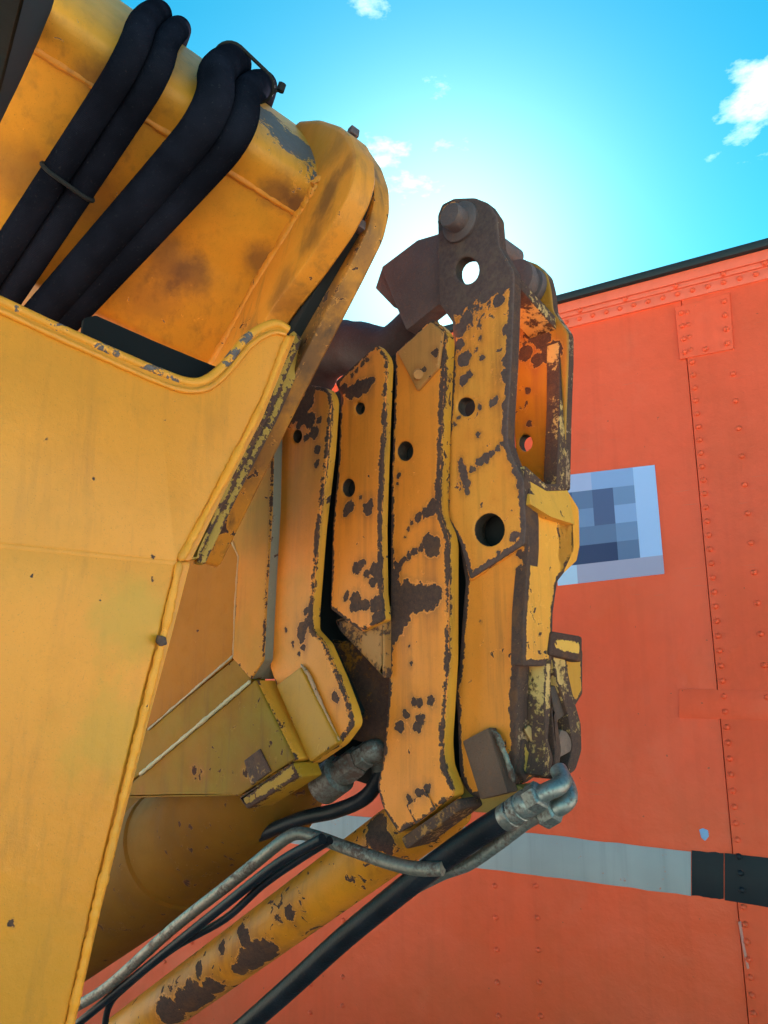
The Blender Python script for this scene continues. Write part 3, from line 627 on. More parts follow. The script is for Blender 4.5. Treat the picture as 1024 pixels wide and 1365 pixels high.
B6b = bl(-.008, (693, 760, .004), (690, 800, .004), (694, 740, .006), (690, 860, .005), (684, 905, .004), (640, 830, .001))
M6b = worn('orange_tip_body', (.78, .225, .025), blobs=B6b, chips=-.1, edge=1.1, brad=.016, seed=6.6, dirt=.6)
body = slab('body_plate', S, [(600, 660), (697, 640), (704, 690), (704, 730), (697, 816), (691, 880), (688, 940), (688, 1012), (684, 1045), (660, 1062), (630, 1066), (612, 1040), (609, 950), (604, 921), (611, 890), (616, 820), (620, 775)], -.008, .03, .0035, [M6b, M6s], tip, holes=[circle(654, 706, 23, 25)], rad={'*': .005, 10: .02, 11: .02})
bead('weld_bead', [S.pt(x, y, -.006) for x, y in ((698, 726), (660, 750), (626, 773))], .0032, M6b, tip, seed=21)
# pin, its boss and the split pin
pc = S.pt(615, 297, 0)
lathe('eye_boss', pc - SN * .002, pc + SN * .008, [(0, .034), (.75, .034), (1, .031)], M_PURPLE, tip, seg=32)
pin = lathe('pin', pc - SN * (.002 - FAR), pc + SN * .032, [(0, .0205), (.92, .0205), (.985, .0205), (1, .0185)], M_PURPLE, tip, seg=32)
lathe('split_pin', pc + SN * .022 - ST * .019 + Vector((0, 0, .002)), pc + SN * .022 - ST * .028 + Vector((0, 0, .002)), [(0, .003), (.6, .003), (.61, .0045), (1, .0045)], M_PURPLE, pin, seg=8)
# far cheek with its own eye
TH = .020
M7 = worn('far_cheek_inside', (.42, .165, .014), chips=.7, mottle=[(S.pt(715, 440, FAR + TH), .10, .3)], edge=.5, seed=7.7, dirt=.9, blobs=[(S.pt(x, y, FAR + TH), r) for x, y, r in ((712, 440, .02), (722, 452, .016), (700, 470, .014), (716, 480, .012), (704, 520, .006), (705, 565, .006), (735, 470, .02))])
fo = [(690, 352), (700, 346), (716, 352), (729, 366), (734, 386), (737, 414), (757, 443), (757, 480), (754, 560), (752, 652), (690, 640), (684, 560), (680, 460)]
fp = [S.shift(FAR + TH).loc(S.pt(x, y, FAR + TH)) for x, y in fo]
slab('far_cheek', S, fo, FAR + TH, TH, .003, [M7, M6s], tip, holes=[circle(700, 590, 9, 11)], rad={'*': .006})
e2 = S.pt(706, 385, FAR + TH)
lathe('far_boss', e2, e2 + SN * .045, [(0, .034), (.3, .034), (.34, .029), (.62, .029), (.66, .034), (.98, .034), (1, .032)], M_PURPLE, tip, seg=28)
# sloping top flange, bottom lip and right rim of the channel, worked out on the front plane
def fslab(name, o, off, th, bev, m, parent=tip, **kw): return slab(name, F, o, off, th, bev, m, parent, **kw)
M8 = worn('chipped_rim', (.56, .30, .10), chips=1.1, edge=.9, rust_all=.72, seed=8.8)
fslab('channel_flange', [(695, 371), (758, 441), (757, 450), (750, 449), (695, 386)], -.004, .05, .002, M8, rad=.003)
fslab('channel_rim', [(746, 440), (758, 446), (757, 560), (755, 652), (742, 650), (746, 540)], .001, .024, .002, M8, rad=.004)
fslab('channel_lip', [(700, 620), (728, 645), (752, 645), (756, 654), (729, 655), (704, 640), (700, 637)], .002, .05, .002, M8, rad=.004)
M9 = worn('flaking_yellow_front', (.80, .30, .028), alt=(.70, .24, .024), chips=.85, edge=1.1, seed=9.9, dirt=.6, mottle=[(F.pt(735, 700), .12, .26), (F.pt(715, 800), .07, .22)], brad=.013)
# front of the tip below the channel: a fold-out upper part and a flat lower part
front = fslab('front_plate', [(700, 640), (729, 656), (756, 656), (765, 690), (766, 735), (752, 765), (744, 775), (738, 816), (736, 888), (697, 888), (698, 816), (705, 728)], .000, .02, .003, [M9, M6s], rad=.004)
# thick boss on the far side
bp = [F.pt(x, y, .0) for x, y in ((745, 653), (757, 652), (773, 678), (774, 728), (770, 748), (746, 771), (742, 740))]
prism('far_boss_plate', bp, ST * -.10, M9, tip, bev=.005)
ledge = [F.pt(703, 640, .001), F.pt(729, 654, .001), F.pt(757, 654, .001), F.pt(766, 699, .012), F.pt(735, 689, .016), F.pt(707, 672, .012)]
build('ledge', ledge + [p - ST * .03 for p in ledge], [(0, 1, 4, 5), (1, 2, 3, 4), (11, 10, 7, 6), (10, 9, 8, 7), (5, 4, 10, 11), (4, 3, 9, 10), (0, 5, 11, 6), (2, 8, 9, 3), (0, 6, 7, 1), (1, 7, 8, 2)], worn('pale_yellow_ledge', (.78, .33, .04), chips=.7, edge=1.3, seed=10.1), tip)
# ribs and brackets at the foot of the tip
M10 = worn('yellow_brown_recess', (.56, .22, .018), chips=.6, edge=1.0, seed=11.2)
fslab('recess_plate', [(697, 860), (733, 860), (731, 935), (727, 1000), (722, 1030), (700, 1045), (690, 1010), (694, 940)], -.030, .02, .002, M10)
fslab('rib', [(727, 876), (735, 876), (735, 935), (731, 985), (738, 1012), (733, 1036), (722, 1034), (728, 1000), (726, 940)], .000, .06, .002, M8, rad=.004)
prism('bracket', [F.pt(x, y, -.022) for x, y in ((699, 972), (706, 966), (733, 1010), (728, 1026))], ST * -.02 - SN * .02, worn('rusty_bracket', (.45, .24, .10), rust_all=.64, seed=12.1), tip)
fslab('bracket', list(((696, 986), (702, 984), (719, 1020), (700, 1042), (693, 1030))), -.026, .03, .003, worn('yellow_gusset', (.66, .32, .06), chips=.9, edge=1.2, seed=13.1))
fslab('stop_block', list(((736, 841), (777, 848), (777, 883), (732, 873))), .004, .05, .004, worn('stop_block_paint', (.74, .34, .06), rust_all=.60, chips=.8, edge=1.5, seed=14.2, spec=.2))
fslab('far_rib', [(752, 866), (777, 866), (777, 925), (767, 941), (756, 920)], -.012, .03, .002, M10)
fslab('far_rib', [(735, 868), (752, 870), (765, 930), (775, 965), (776, 1000), (768, 1026), (760, 1033), (757, 1020), (764, 995), (758, 955), (742, 905)], -.006, .04, .002, M8, rad=.006)
prism('bracket', [F.pt(x, y, -.012) for x, y in ((733, 915), (748, 912), (758, 950), (742, 962))], ST * -.02, M_RUST, tip)
prism('bracket', [F.pt(x, y, -.008) for x, y in ((748, 972), (756, 975), (769, 998), (747, 1010), (741, 1000))], ST * -.02, rusty('pinkish_rust', (.12, .06, .05), (.2, .11, .09), (.28, .15, .11)), tip)
fslab('rib', [(735, 940), (742, 950), (749, 1000), (745, 1030), (736, 1040), (740, 1000)], -.004, .05, .002, M8, rad=.004)
fslab('back_plate', [(720, 870), (770, 880), (768, 935), (755, 1015), (730, 1035), (712, 1030)], -.075, .02, .002, worn('rusty_back', (.34, .15, .02), rust_all=.72, seed=18, spec=.12))
# dark rusted wear block on the near side
blk = [S.pt(616, 988, .012), S.pt(650, 970, .012), S.pt(677, 1057, .012), S.pt(640, 1066, .012)]
prism('wear_block', blk, SN * -.026, rusty('dark_block', (.085, .036, .026), (.12, .052, .034), (.17, .07, .04)), tip, bev=.003)
bead('weld_bead', [S.pt(x, y, .004) for x, y in ((652, 971), (664, 982), (676, 1012), (686, 1044))], .004, steel('bright_weld', (.26, .24, .21), .75, .6), tip, seed=51)
prism('foot', [S.pt(x, y, -.014) for x, y in ((600, 1040), (612, 1036), (640, 1062), (688, 1046), (700, 1052), (662, 1085), (625, 1082))], SN * -.05, worn('rusty_foot', (.40, .2, .05), rust_all=.66, seed=16.3), tip)
# rusted link that hangs on the pin, left of the eye
hk = thing('link_bracket', 'weathered brown steel link hooked on the boom tip pin', 'link', S.pt(570, 420, -.03))
prism('link_cheek', [S.pt(x, y, -.026) for x, y in ((596, 306), (583, 311), (556, 319), (507, 356), (522, 396), (541, 441), (586, 405), (600, 398))], SN * -.035, M_PURPLE, hk, bev=.006)
prism('hooked_lip', [S.pt(x, y, -.034) for x, y in ((509, 357), (500, 384), (524, 409), (533, 412), (520, 370))], SN * -.06, M_PURPLE, hk, bev=.003)
# dark round link arm behind the plates
arm_pts = [S.pt(372, 560, -.10), S.pt(425, 480, -.10), S.pt(470, 462, -.10), S.pt(520, 470, -.10), S.pt(570, 430, -.10)]
tube('round_strut', smooth_path(arm_pts, 6), [.060] * 6 + [.055] * 6 + [.050] * 6 + [.048] * 7, rusty('dark_purple_steel', (.028, .016, .022), (.045, .024, .030), (.07, .035, .035)), seg=24, label='dark round steel arm behind the boom plates and brown link', cat='strut')

# ------------------------------------------------------------------ hydraulic cylinders, pipes and hose under the boom
Q = S.shift(-.06)
def cylpath(p): return [Vector(v) for v in p]
MC = worn('cylinder_paint', (.64, .205, .012), alt=(.50, .16, .011), spec=.2, chips=1.15, edge=.2, seed=20.5, dirt=.6, olive=.15, blobs=[(S.pt(x, y, -.012), r_ * 1.7) for x, y, r_ in ((345, 1282, .020), (332, 1290, .018), (355, 1268, .012), (318, 1300, .012), (262, 1332, .020), (248, 1340, .018), (282, 1322, .014), (225, 1352, .02), (332, 1250, .010), (325, 1240, .008), (390, 1215, .008), (375, 1222, .006), (505, 1108, .016), (515, 1120, .012), (300, 1262, .008), (270, 1290, .008))], mottle=[(S.pt(x, y, -.015), r_, k_) for x, y, r_, k_ in ((335, 1285, .07, .30), (265, 1335, .09, .30), (380, 1215, .05, .26), (510, 1105, .04, .34), (430, 1190, .06, .18))])
c_a, c_b = S.pt(150, 1392, -.05), S.pt(600, 1064, -.05)
low = thing('extension_cylinder', 'slim yellow hydraulic cylinder with rust blotches below the boom plates', 'cylinder', S.pt(380, 1230, -.05))
lathe('barrel', c_a + (c_a - c_b) * .2, c_b, [(0, .046), (.5, .046), (.985, .046), (1, .043)], MC, low, seg=40)
up = thing('tilt_cylinder', 'thick shaded olive yellow hydraulic cylinder between the pillar and boom plates', 'cylinder', S.pt(280, 1170, .02))
u_a, u_b = S.pt(108, 1226, -.055), S.pt(392, 1012, -.055)
MU = worn('shade_dark_cylinder_paint', (.19, .075, .007), alt=(.13, .05, .007), spec=.10, rough=.65, chips=.75, edge=.2, seed=22, dirt=.7)  # paint darkened to carry the deep shade under the boom
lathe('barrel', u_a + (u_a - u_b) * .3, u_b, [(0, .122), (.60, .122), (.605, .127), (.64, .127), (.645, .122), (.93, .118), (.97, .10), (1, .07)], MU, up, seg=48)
slab('gap_fill_plate', S, [(120, 1030), (340, 1030), (310, 1110), (180, 1150), (110, 1200)], -.19, .02, .002, MU, up)  # added dark plate that only fills the gap beside the barrel
lathe('rod_nut', u_b - (u_b - u_a) * .03, u_b + (u_b - u_a) * .08, [(0, .05), (.3, .05), (.35, .044), (1, .044)], rusty('oily_dark', (.03, .024, .024), (.05, .04, .036), (.08, .06, .05)), up, seg=28)
# steel pipe with a bend
pipe_pts = [S.pt(x, y, .135 - i * .009) for i, (x, y) in enumerate(((80, 1352), (140, 1318), (230, 1238), (310, 1175), (360, 1134), (382, 1117), (398, 1111), (420, 1115), (470, 1133), (520, 1150), (556, 1158), (590, 1158)))]
tube('steel_pipe', smooth_path(pipe_pts, 6), .0095, M_PIPE, seg=14, label='bent weathered steel pipe running under the thick cylinder', cat='pipe', group='pipes under the boom')
p2 = [S.pt(x, y, -.01) for x, y in ((545, 1188), (590, 1165), (625, 1152), (665, 1125), (705, 1095), (730, 1084))]
tube('steel_pipe', smooth_path(p2, 6), .0085, M_STEEL, seg=14, label='straight silver pipe running below the black hose ferrule', cat='pipe', group='pipes under the boom')
p3 = [S.pt(x, y, .10) for x, y in ((140, 1365), (146, 1340), (165, 1318), (230, 1265), (300, 1225), (350, 1180), (400, 1145), (440, 1120))]
tube('rubber_line', smooth_path(p3, 6), .0060, M_HOSE2, seg=12, label='thin black rubber line curving beside the steel pipe', cat='hose', group='hoses under the boom')
p3 = [S.pt(x, y, .115) for x, y in ((95, 1372), (200, 1286), (300, 1206), (372, 1150), (430, 1118))]
tube('rubber_line', smooth_path(p3, 6), .0075, M_HOSE2, seg=12, label='black rubber line tucked right under the steel pipe', cat='hose', group='hoses under the boom')
hp = [S.pt(x, y, .02) for x, y in ((300, 1392), (380, 1322), (450, 1258), (500, 1216), (560, 1168), (620, 1124), (672, 1090), (690, 1079))]
hz = thing('hydraulic_hose', 'black hydraulic hose with silver ferrule and elbow fitting below the boom tip', 'hose', hp[4], 'hoses under the boom')
tube('hose', smooth_path(hp, 8), .0165, M_HOSE2, hz, seg=20)
f0, f1, f2 = S.pt(672, 1092, .02), S.pt(708, 1067, .02), S.pt(728, 1055, .02)
lathe('ferrule', f0, f1, [(0, .0165), (.05, .0178), (.30, .0178), (.32, .0166), (.36, .0166), (.38, .0178), (.62, .0178), (.64, .0166), (.68, .0166), (.70, .0178), (.9, .0178), (1, .015)], M_STEEL, hz)
hexnut('nut', S.pt(706, 1068, .02), S.pt(722, 1058, .02), .0185, M_STEEL, hz)
tube('elbow', smooth_path([S.pt(718, 1061, .02), S.pt(734, 1053, .012), S.pt(746, 1047, .0), S.pt(750, 1038, -.012), S.pt(744, 1026, -.02)], 6), .0115, M_STEEL, hz, seg=18)
hexnut('nut', S.pt(722, 1090, -.008), S.pt(742, 1078, -.008), .0165, M_STEEL, hz)
tube('elbow', smooth_path([S.pt(738, 1080, -.008), S.pt(750, 1073, -.012), S.pt(758, 1064, -.022), S.pt(757, 1052, -.032), S.pt(752, 1040, -.036)], 6), .0115, M_STEEL, hz, seg=18)
# fittings in the dark gap between the plates
ft = thing('hose_fitting', 'dirty hydraulic fitting with hex nuts in the dark gap between plates', 'fitting', S.pt(470, 1040, .01))
MF = steel('dirty_fitting', (.22, .20, .19), .7, .5)
lathe('stub', S.pt(430, 1048, .02), S.pt(462, 1024, .02), [(0, .03), (.7, .03), (.75, .022), (1, .022)], MF, ft)
hexnut('nut', S.pt(458, 1028, .02), S.pt(480, 1012, .02), .024, MF, ft)
hexnut('nut', S.pt(480, 1012, .02), S.pt(492, 1004, .02), .020, MF, ft)
tube('elbow', smooth_path([S.pt(488, 1006, .02), S.pt(500, 1000, .02), S.pt(508, 1008, .0), S.pt(510, 1030, -.02)], 5), .017, MF, ft, seg=14)
hp2 = [S.pt(x, y, -.01) for x, y in ((514, 1020), (490, 1060), (450, 1080), (400, 1092), (330, 1120))]
tube('hydraulic_hose', smooth_path(hp2, 6), .012, M_HOSE2, seg=16, label='black hose curling out of the gap above the steel pipe', cat='hose', group='hoses under the boom')

# ------------------------------------------------------------------ main boom: rounded tube ending in a flange
AX = Vector((1.45, 1.107, -.367)).normalized()
G = Plane(at(430, 250, 1.16), -AX)            # plane of the joint between tube and collar, seen from the tube side
sec_px = [(288, 492), (345, 386), (404, 292), (424, 262), (431, 240), (426, 212), (413, 186), (395, 166)]
sec = [G.loc(G.pt(*p)) for p in sec_px]
arc_ = smooth_path([Vector((p.x, p.y, 0)) for p in sec[2:]], 5)
sec = sec[:2] + [Vector((p.x, p.y)) for p in arc_]
# hidden back of the section: mirror the visible front across the line from its bottom to its top
top, bot = sec[-1], sec[0]
bd = thing('main_boom', 'large orange yellow boom tube with welded seams and end flange', 'boom', at(300, 480, 1.05))
import itertools
away = Vector((-1, 0)) if sec[2].x > (top.x + bot.x) / 2 else Vector((1, 0))
tdir = (sec[-1] - sec[-2]).normalized()
hid = [top + tdir * .03 + Vector((away.x * .012, 0)), top + tdir * .045 + Vector((away.x * .05, 0)), top + Vector((away.x * .13, .03)), top + Vector((away.x * .22, -.03)), bot + Vector((away.x * .28, .10)), bot + Vector((away.x * .22, .035)), bot + Vector((away.x * .06, .012))]
full = sec + hid
full_s = fillet(full, {'*': .01, 0: .012, len(full) - 1: .03, len(full) - 2: .04, len(full) - 3: .05, len(full) - 4: .05, len(full) - 5: .03}, 4)
MBO = worn('flange_orange', (.72, .23, .022), alt=(.60, .21, .024), chips=.55, edge=.5, dirt=1.1, seed=31, soft=[(G.pt(x, y, .01), r_, k_, (.12, .045, .02)) for x, y, r_, k_ in ((440, 260, .05, .8), (420, 310, .05, .6), (375, 390, .05, .55), (330, 460, .06, .6), (450, 200, .04, .35), (465, 220, .03, .5))], mottle=[(G.pt(470, 190, .01), .03, .22), (G.pt(455, 270, .01), .03, .24)])
L = 1.15
vv = []; ff = []; NS = len(full_s); STEPS = 24
for i in range(STEPS + 1):
    for p in full_s: vv.append(G.wor(p) - AX * (L * i / STEPS))
for i in range(STEPS):
    for k in range(NS): ff.append((i * NS + k, i * NS + (k + 1) % NS, (i + 1) * NS + (k + 1) % NS, (i + 1) * NS + k))
crease = G.pt(404, 291)
tree = BVHTree.FromPolygons([v for v in vv], ff)
def onb(x, y, lift, dflt=1.0):
    h, nrm, _, d = tree.ray_cast(CAM, ray(x, y).normalized())
    if h is None: return at(x, y, dflt)
    if nrm.dot(ray(x, y)) > 0: nrm = -nrm
    return h + nrm * lift
S_ = lambda x, y, r, k, c=(.10, .042, .03): (onb(x, y, 0), r, k, c)
MB = worn('boom_yellow', (.74, .28, .024), alt=(.64, .235, .02), chips=.12, edge=.25, dirt=.5, olive=.25, seed=30, bare=((.10, .085, .10), (.14, .115, .125)),  # worn bare metal, with the sky's purple-grey reflection put into its colour
     mottle=[(onb(392, 190, 0), .085, .55), (onb(350, 150, 0), .085, .55), (onb(300, 105, 0), .06, .42), (onb(415, 235, 0), .05, .34), (onb(265, 72, 0), .05, .32), (onb(150, 95, 0), .03, .3)],
     soft=[S_(225, 350, .06, .55), S_(255, 370, .045, .6), S_(200, 400, .06, .35), S_(345, 345, .04, .6), S_(395, 270, .035, .8), S_(370, 255, .04, .6), S_(140, 110, .05, .6), S_(30, 230, .07, .5, (.22, .07, .02)), S_(120, 250, .08, .5, (.25, .08, .02))])
barrel = build('barrel', vv, ff, MB, bd, smooth=50)
bead('weld_bead', [crease - AX * .012, crease - AX * 1.1], .0062, MBO, bd, seed=31, amp=.22, step=.006)
# collar, groove and outer plate
G2 = G.shift(.004)
slab('collar', G, [(388, 172), (398, 160), (425, 158), (450, 166), (466, 178), (474, 198), (475, 226), (466, 256), (444, 298), (404, 356), (362, 412), (318, 490), (275, 550), (240, 540), (300, 400), (360, 260)], .012, .035, .006, MBO, bd, rad=.012)
bead('weld_bead', [G.wor(p, .008) for p in offset(full_s, -.003)[:46]], .012, MBO, bd, seed=33, amp=.14, step=.006)
slab('grimy_groove', G, [(430, 175), (466, 186), (482, 214), (486, 250), (470, 300), (430, 370), (385, 450), (300, 600), (270, 560), (350, 400), (420, 240)], -.024, .030, .002, M_BLACK, bd, wear=False)
G3 = G.shift(-.045)
slab('outer_plate', G, [(440, 172), (470, 182), (490, 212), (499, 240), (499, 268), (490, 305), (462, 362), (424, 436), (380, 522), (268, 752), (240, 730), (290, 560), (345, 400), (420, 250)], -.040, .03, .006, worn('outer_plate_orange', (.64, .22, .022), chips=.75, edge=.5, dirt=1.0, seed=34, soft=[(G.pt(x, y, -.04), r_, k_, (.07, .032, .022)) for x, y, r_, k_ in ((400, 470, .10, .8), (440, 390, .06, .7), (340, 600, .12, .6), (480, 320, .05, .6), (470, 200, .03, .6))], mottle=[(G.pt(497, 250, -.04), .05, .26), (G.pt(420, 440, -.04), .06, .24)]), bd, rad=.014, back_mat=M_BLACK)  # unseen back blackened to cut sunlit orange bounce onto the boom plates
EF = Plane(onb(22, 60, .002), -AX)
slab('end_flange', EF, [(-60, -80), (54, -80), (46, 6), (24, 52), (0, 96), (-60, 190)], 0, .02, .002, plain('dark_flange', (.010, .009, .012), .8, .3), bd, wear=False)
for px, py in ((476, 182), (484, 305)):
    c = G.pt(px, py, -.04); prism('lug', [c + G.u * a + G.v * b for a, b in ((-.008, -.007), (.008, -.007), (.006, .009), (-.006, .009))], G.n * .016, M_PURPLE, bd, bev=.002)

# ------------------------------------------------------------------ black sleeved hoses wrapped over the main boom
HP = []; HEND = min(range(len(full_s)), key=lambda i: (full_s[i] - full[-4]).length)
def proj(p):
    q = p - CAM; d = q.dot(FWD); return (512 + q.dot(RT) / d * FPX, 682.5 - q.dot(UP) / d * FPX)
def hose(name, crease_px, low_px, r, label, lift=1.0, curl=.5):
    """a sleeved hose lying round the boom section; crosses the seam at crease_px and leaves the bottom near low_px"""
    o2 = offset(full_s, -r * 1.02 * lift); ci = min(range(len(o2)), key=lambda i: (full_s[i] - sec[2]).length)
    fi = min(range(len(o2)), key=lambda i: (full_s[i] - sec[0].lerp(sec[1], .5)).length)
    d0 = (sec[0] - sec[1]).normalized(); nr = Vector((d0.y, -d0.x)); nr = nr if nr.dot(o2[fi] - full_s[fi]) > 0 else -nr
    lo = sec[0] + d0 * .10 + nr * r * 1.02; hi = sec[2] + d0 * .03 + nr * r * 1.02
    start = [lo, lo.lerp(hi, .33), lo.lerp(hi, .66), hi]
    c2 = start + [o2[i] for i in range(ci + 1, len(o2)) if (full_s[i] - bot).length > .12 and ci < i < HEND]
    arc = [0]
    for i in range(1, len(c2)): arc.append(arc[-1] + (c2[i] - c2[i - 1]).length)
    ac = arc[3]
    best = None
    for s0 in [k * .005 for k in range(0, 200)]:
        q = proj(G.wor(hi) - AX * s0); e = math.hypot(q[0] - crease_px[0], q[1] - crease_px[1])
        if best is None or e < best[0]: best = (e, s0)
    s0 = best[1]; bk = None
    for k in [x * .02 for x in range(-50, 51)]:
        e = min(math.hypot(proj(G.wor(c2[0].lerp(c2[3], f)) - AX * (s0 + k * (ac - arc[3] * f)))[0] - low_px[0], proj(G.wor(c2[0].lerp(c2[3], f)) - AX * (s0 + k * (ac - arc[3] * f)))[1] - low_px[1]) for f in (0, .1, .2, .3, .4, .5, .6))
        if bk is None or e < bk[0]: bk = (e, k)
    k = bk[1]
    w = [G.wor(c) - AX * (s0 + k * (ac - a_) + (curl * min(a_ - ac, .16) ** 2 if a_ > ac else 0)) for c, a_ in zip(c2, arc)]
    w = smooth_path(w, 4)
    q = random.Random(int(crease_px[0]))
    for i in range(110): w = [w[0]] + [(w[j - 1] + w[j] * 2 + w[j + 1]) / 4 for j in range(1, len(w) - 1)] + [w[-1]]
    HP.append((w, r))
    return tube(name, w, r, M_HOSE, seg=24, label=label, cat='hose', group='sleeved hoses on the main boom', smooth=60)
hose('sleeved_hose', (152, 114), (8, 338), .0188, 'black sleeved hose nearest the left edge on the main boom')
hose('sleeved_hose', (184, 138), (32, 362), .0178, 'second black sleeved hose from the left, bound by a cable tie')
hose('sleeved_hose', (253, 186), (62, 408), .0255, 'thick black sleeved hose, third from the left on the boom', curl=1.3)
hose('sleeved_hose', (284, 208), (100, 420), .0225, 'rightmost black sleeved hose with a cable tie tail at its top', curl=1.3)
def tie(ha, hb, px, label, tail=None):
    """a strap pulled tight round two neighbouring hoses"""
    (wa, ra), (wb_, rb) = HP[ha], HP[hb]
    near = lambda w: min(range(1, len(w) - 1), key=lambda i: math.hypot(proj(w[i])[0] - px[0], proj(w[i])[1] - px[1]))
    ia = near(wa); ib = min(range(1, len(wb_) - 1), key=lambda i: (wb_[i] - wa[ia]).length)
    t = (wa[ia + 1] - wa[ia - 1]).normalized(); ca, cb = wa[ia], wb_[ib]; cb = cb - t * (cb - ca).dot(t)
    x = (cb - ca).normalized(); y = t.cross(x); pts = []
    for k in range(13): a_ = math.pi * (.5 + k / 12); pts.append(ca + (x * math.cos(a_) + y * math.sin(a_)) * (ra + .0012))
    for k in range(13): a_ = math.pi * (1.5 + k / 12); pts.append(cb + (x * math.cos(a_) + y * math.sin(a_)) * (rb + .0012))
    pts.append(pts[0])
    v, f = tube_geo(pts, .0032, 8)
    if tail:
        pa = cb + x * rb; pb = pa + RT * .016 + UP * .010
        for a_, b_, r_ in ((pa - RT * .006, pb, .003), (pb - UP * .004, pb + UP * .008 + RT * .004, .0065)):
            v2, f2 = tube_geo([a_, a_.lerp(b_, .5), b_], r_, 8); n0 = len(v); v += v2; f += [tuple(i + n0 for i in q_) for q_ in f2]
    build('cable_tie', v, f, M_BLACK, label=label, cat='cable tie', group='cable ties')
tie(0, 1, (82, 236), 'black cable tie strapped round the two left hoses')
tie(2, 3, (303, 62), 'black cable tie with its end sticking up above the rightmost hose', tail=[(341, 78)])

# ------------------------------------------------------------------ crane pillar in the foreground
H = Vector((.79, .61, 0)).normalized(); QN = Vector((H.y, -H.x, 0))
fold = at(232, 748, .90)
PU = Plane(fold, QN * math.cos(R(3)) + Vector((0, 0, math.sin(R(3)))))
PL = Plane(fold, QN * math.cos(R(9)) + Vector((0, 0, -math.sin(R(9)))))
MP = worn('pillar_yellow', (.76, .258, .021), alt=(.71, .235, .019), spec=.38, soft=[(PL.pt(175, 830), .07, .5, (.42, .25, .02)), (PL.pt(150, 980), .08, .45, (.42, .25, .02)), (PU.pt(330, 640), .06, .4, (.36, .18, .02)), (PL.pt(30, 1300), .12, .3, (.45, .22, .03)), (PU.pt(60, 500), .10, .25, (.5, .19, .02)), (PU.pt(30, 700), .10, .25, (.5, .19, .02))], blobs=[(PL.pt(x, y), r_) for x, y, r_ in ((45, 768, .002), (88, 940, .0022), (18, 1233, .004), (204, 772, .002), (130, 800, .0015))] + [(PU.pt(x, y), r_) for x, y, r_ in ((128, 640, .002), (220, 560, .0018), (60, 585, .002), (205, 742, .003))], chips=-.55, edge=.1, dirt=.3, seed=40, rough=.30, stain=0)
MPO = worn('weld_orange', (.82, .26, .02), alt=(.78, .28, .03), chips=.05, edge=.3, dirt=.4, seed=41)
MPE = worn('chipped_rim_paint', (.76, .28, .026), chips=.75, edge=.9, dirt=.3, seed=42, bare=((.09, .07, .08), (.15, .12, .13)), mottle=[(PU.pt(x, y), r_, k_) for x, y, r_, k_ in ((70, 435, .03, .30), (150, 470, .03, .33), (200, 495, .035, .35), (240, 507, .03, .36), (310, 478, .03, .40), (330, 455, .025, .36), (20, 410, .02, .25))])
pil = thing('crane_pillar', 'big yellow folded steel crane pillar filling the left foreground', 'crane pillar', Vector((fold.x - .15, fold.y, 0)))
fl = [PU.pt(-120, 703), PU.pt(238, 749)]
ux = PU.loc(fl[1])
# the fold runs along the horizontal through `fold`, so both planes share it
fu = lambda x: PU.loc(PU.o + PU.u * ((x - PU.o).dot(PU.u)))
FL, FR = Vector((-.75, 0)), Vector((0.004, 0))
if PU.u.dot(H) < 0: FL, FR = -FL, -FR
upper = [PU.loc(PU.pt(x, y)) for x, y in ((-140, 345), (-60, 378), (0, 404), (60, 432), (140, 468), (215, 500), (252, 512), (276, 508), (300, 488), (326, 456), (348, 440), (368, 434), (384, 440), (382, 462), (345, 540), (300, 628))]
slab('upper_panel', PU, [FR] + upper[::-1] + [FL], 0, .018, .003, MP, pil, rad={'*': .004}, wear=False)
lower = [PL.loc(PL.pt(x, y)) for x, y in ((214, 840), (190, 930), (158, 1060), (122, 1210), (80, 1400))]
lowz = Vector((lower[-1].x + (lower[-1].x - lower[0].x) * .5, lower[-1].y - .12))
slab('lower_panel', PL, [FL, FR] + lower + [Vector((lower[-1].x, -1.15)), Vector((FL.x, -1.15))], -.0006, .018, .003, MP, pil, rad={'*': .002}, wear=False)
tube('bend', [PU.wor(FL, -.0125), PU.wor(FL.lerp(FR, .5), -.0125), PU.wor(FR, -.0125)], .0118, MP, pil, seg=20)
slab('gap_shade', PU, [(112, 424), (128, 420), (205, 454), (262, 478), (292, 490), (312, 492), (312, 560), (100, 520)], -.030, .008, .001, plain('shade_black', (.005, .005, .007), .9, .2), pil, wear=False, rad=.002)  # added black sheet standing for the shade between boom and pillar rim
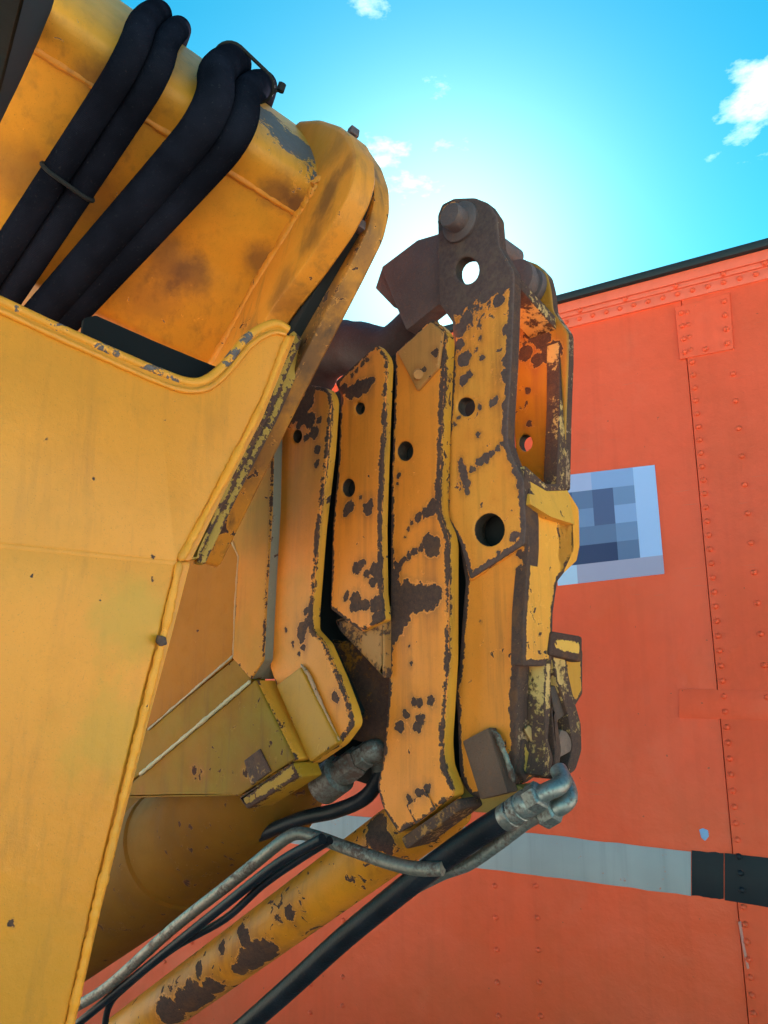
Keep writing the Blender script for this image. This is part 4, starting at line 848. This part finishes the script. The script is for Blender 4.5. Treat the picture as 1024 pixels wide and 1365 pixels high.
# edge plate standing behind the panel edge, proud to the right
ep = [(396, 446), (352, 556), (304, 650), (256, 748)]
slab('edge_plate', PU, [PU.loc(PU.pt(x, y, -.012)) for x, y in ep] + [PU.loc(PU.pt(x - 40, y, -.012)) for x, y in ep[::-1]], -.012, .16, .004, MP, pil, rad=.003, wear=False)
ep = [(256, 748), (230, 850), (204, 945), (172, 1070), (136, 1215), (92, 1410)]
slab('edge_plate', PL, [PL.loc(PL.pt(x, y, -.006)) for x, y in ep] + [PL.loc(PL.pt(x - 40, y, -.006)) for x, y in ep[::-1]], -.006, .16, .004, MP, pil, rad=.003, wear=False)
bead('weld_bead', [PU.pt(x, y, .001) for x, y in ((384, 448), (350, 538), (300, 636), (240, 748))], .0052, MPO, pil, seed=41, amp=.3)
bead('weld_bead', [PL.pt(x, y, .001) for x, y in ((240, 748), (219, 845), (196, 935), (164, 1065), (128, 1212), (84, 1405))], .0050, MPO, pil, seed=42, amp=.3)
rim = [PU.pt(x, y, -.004) for x, y in ((-140, 343), (-60, 376), (0, 402), (60, 430), (140, 466), (215, 498), (252, 510), (276, 506), (300, 486), (326, 454), (348, 438), (368, 432), (384, 440))]
tube('rim', smooth_path(rim, 8), .0065, MPE, pil, seg=12)
rim2 = [PU.pt(x, y, .001) for x, y in ((-140, 356), (-60, 389), (0, 414), (60, 442), (140, 478), (215, 511), (254, 521), (282, 515), (306, 494), (332, 463), (352, 448), (368, 443), (382, 446))]
bead('weld_bead', smooth_path(rim2, 4), .0040, MP, pil, seed=43, amp=.12)
slab('rust_spot', PL, [PL.pt(x, y) and PL.loc(PL.pt(x, y)) for x, y in ((208, 846), (218, 848), (220, 858), (211, 861), (206, 855))], .0085, .006, .001, M_RUST, pil, rad=.001)
MST = worn('olive_strip', (.42, .21, .03), chips=.6, edge=.8, dirt=1.0, seed=35, mottle=[(PU.pt(390, 470), .07, .3)])
slab('edge_strip', PU, [(392, 440), (404, 452), (360, 552), (312, 648), (266, 744), (254, 746), (300, 646), (348, 552)], -.022, .012, .002, MST, pil, rad=.002)
slab('edge_strip', PU, [(400, 446), (416, 456), (372, 556), (322, 652), (274, 752), (262, 750), (308, 650), (356, 556)], -.036, .012, .002, MST, pil, rad=.002)
# back of the pillar and its foot, out of the picture
prism('pillar_back', [Vector((fold.x - .55, fold.y - .30, 0)), Vector((fold.x + .02, fold.y + .14, 0)), Vector((fold.x - .05, fold.y + .30, 0)), Vector((fold.x - .65, fold.y + .0, 0))], Vector((0, 0, 1.15)), MP, pil, bev=.01)
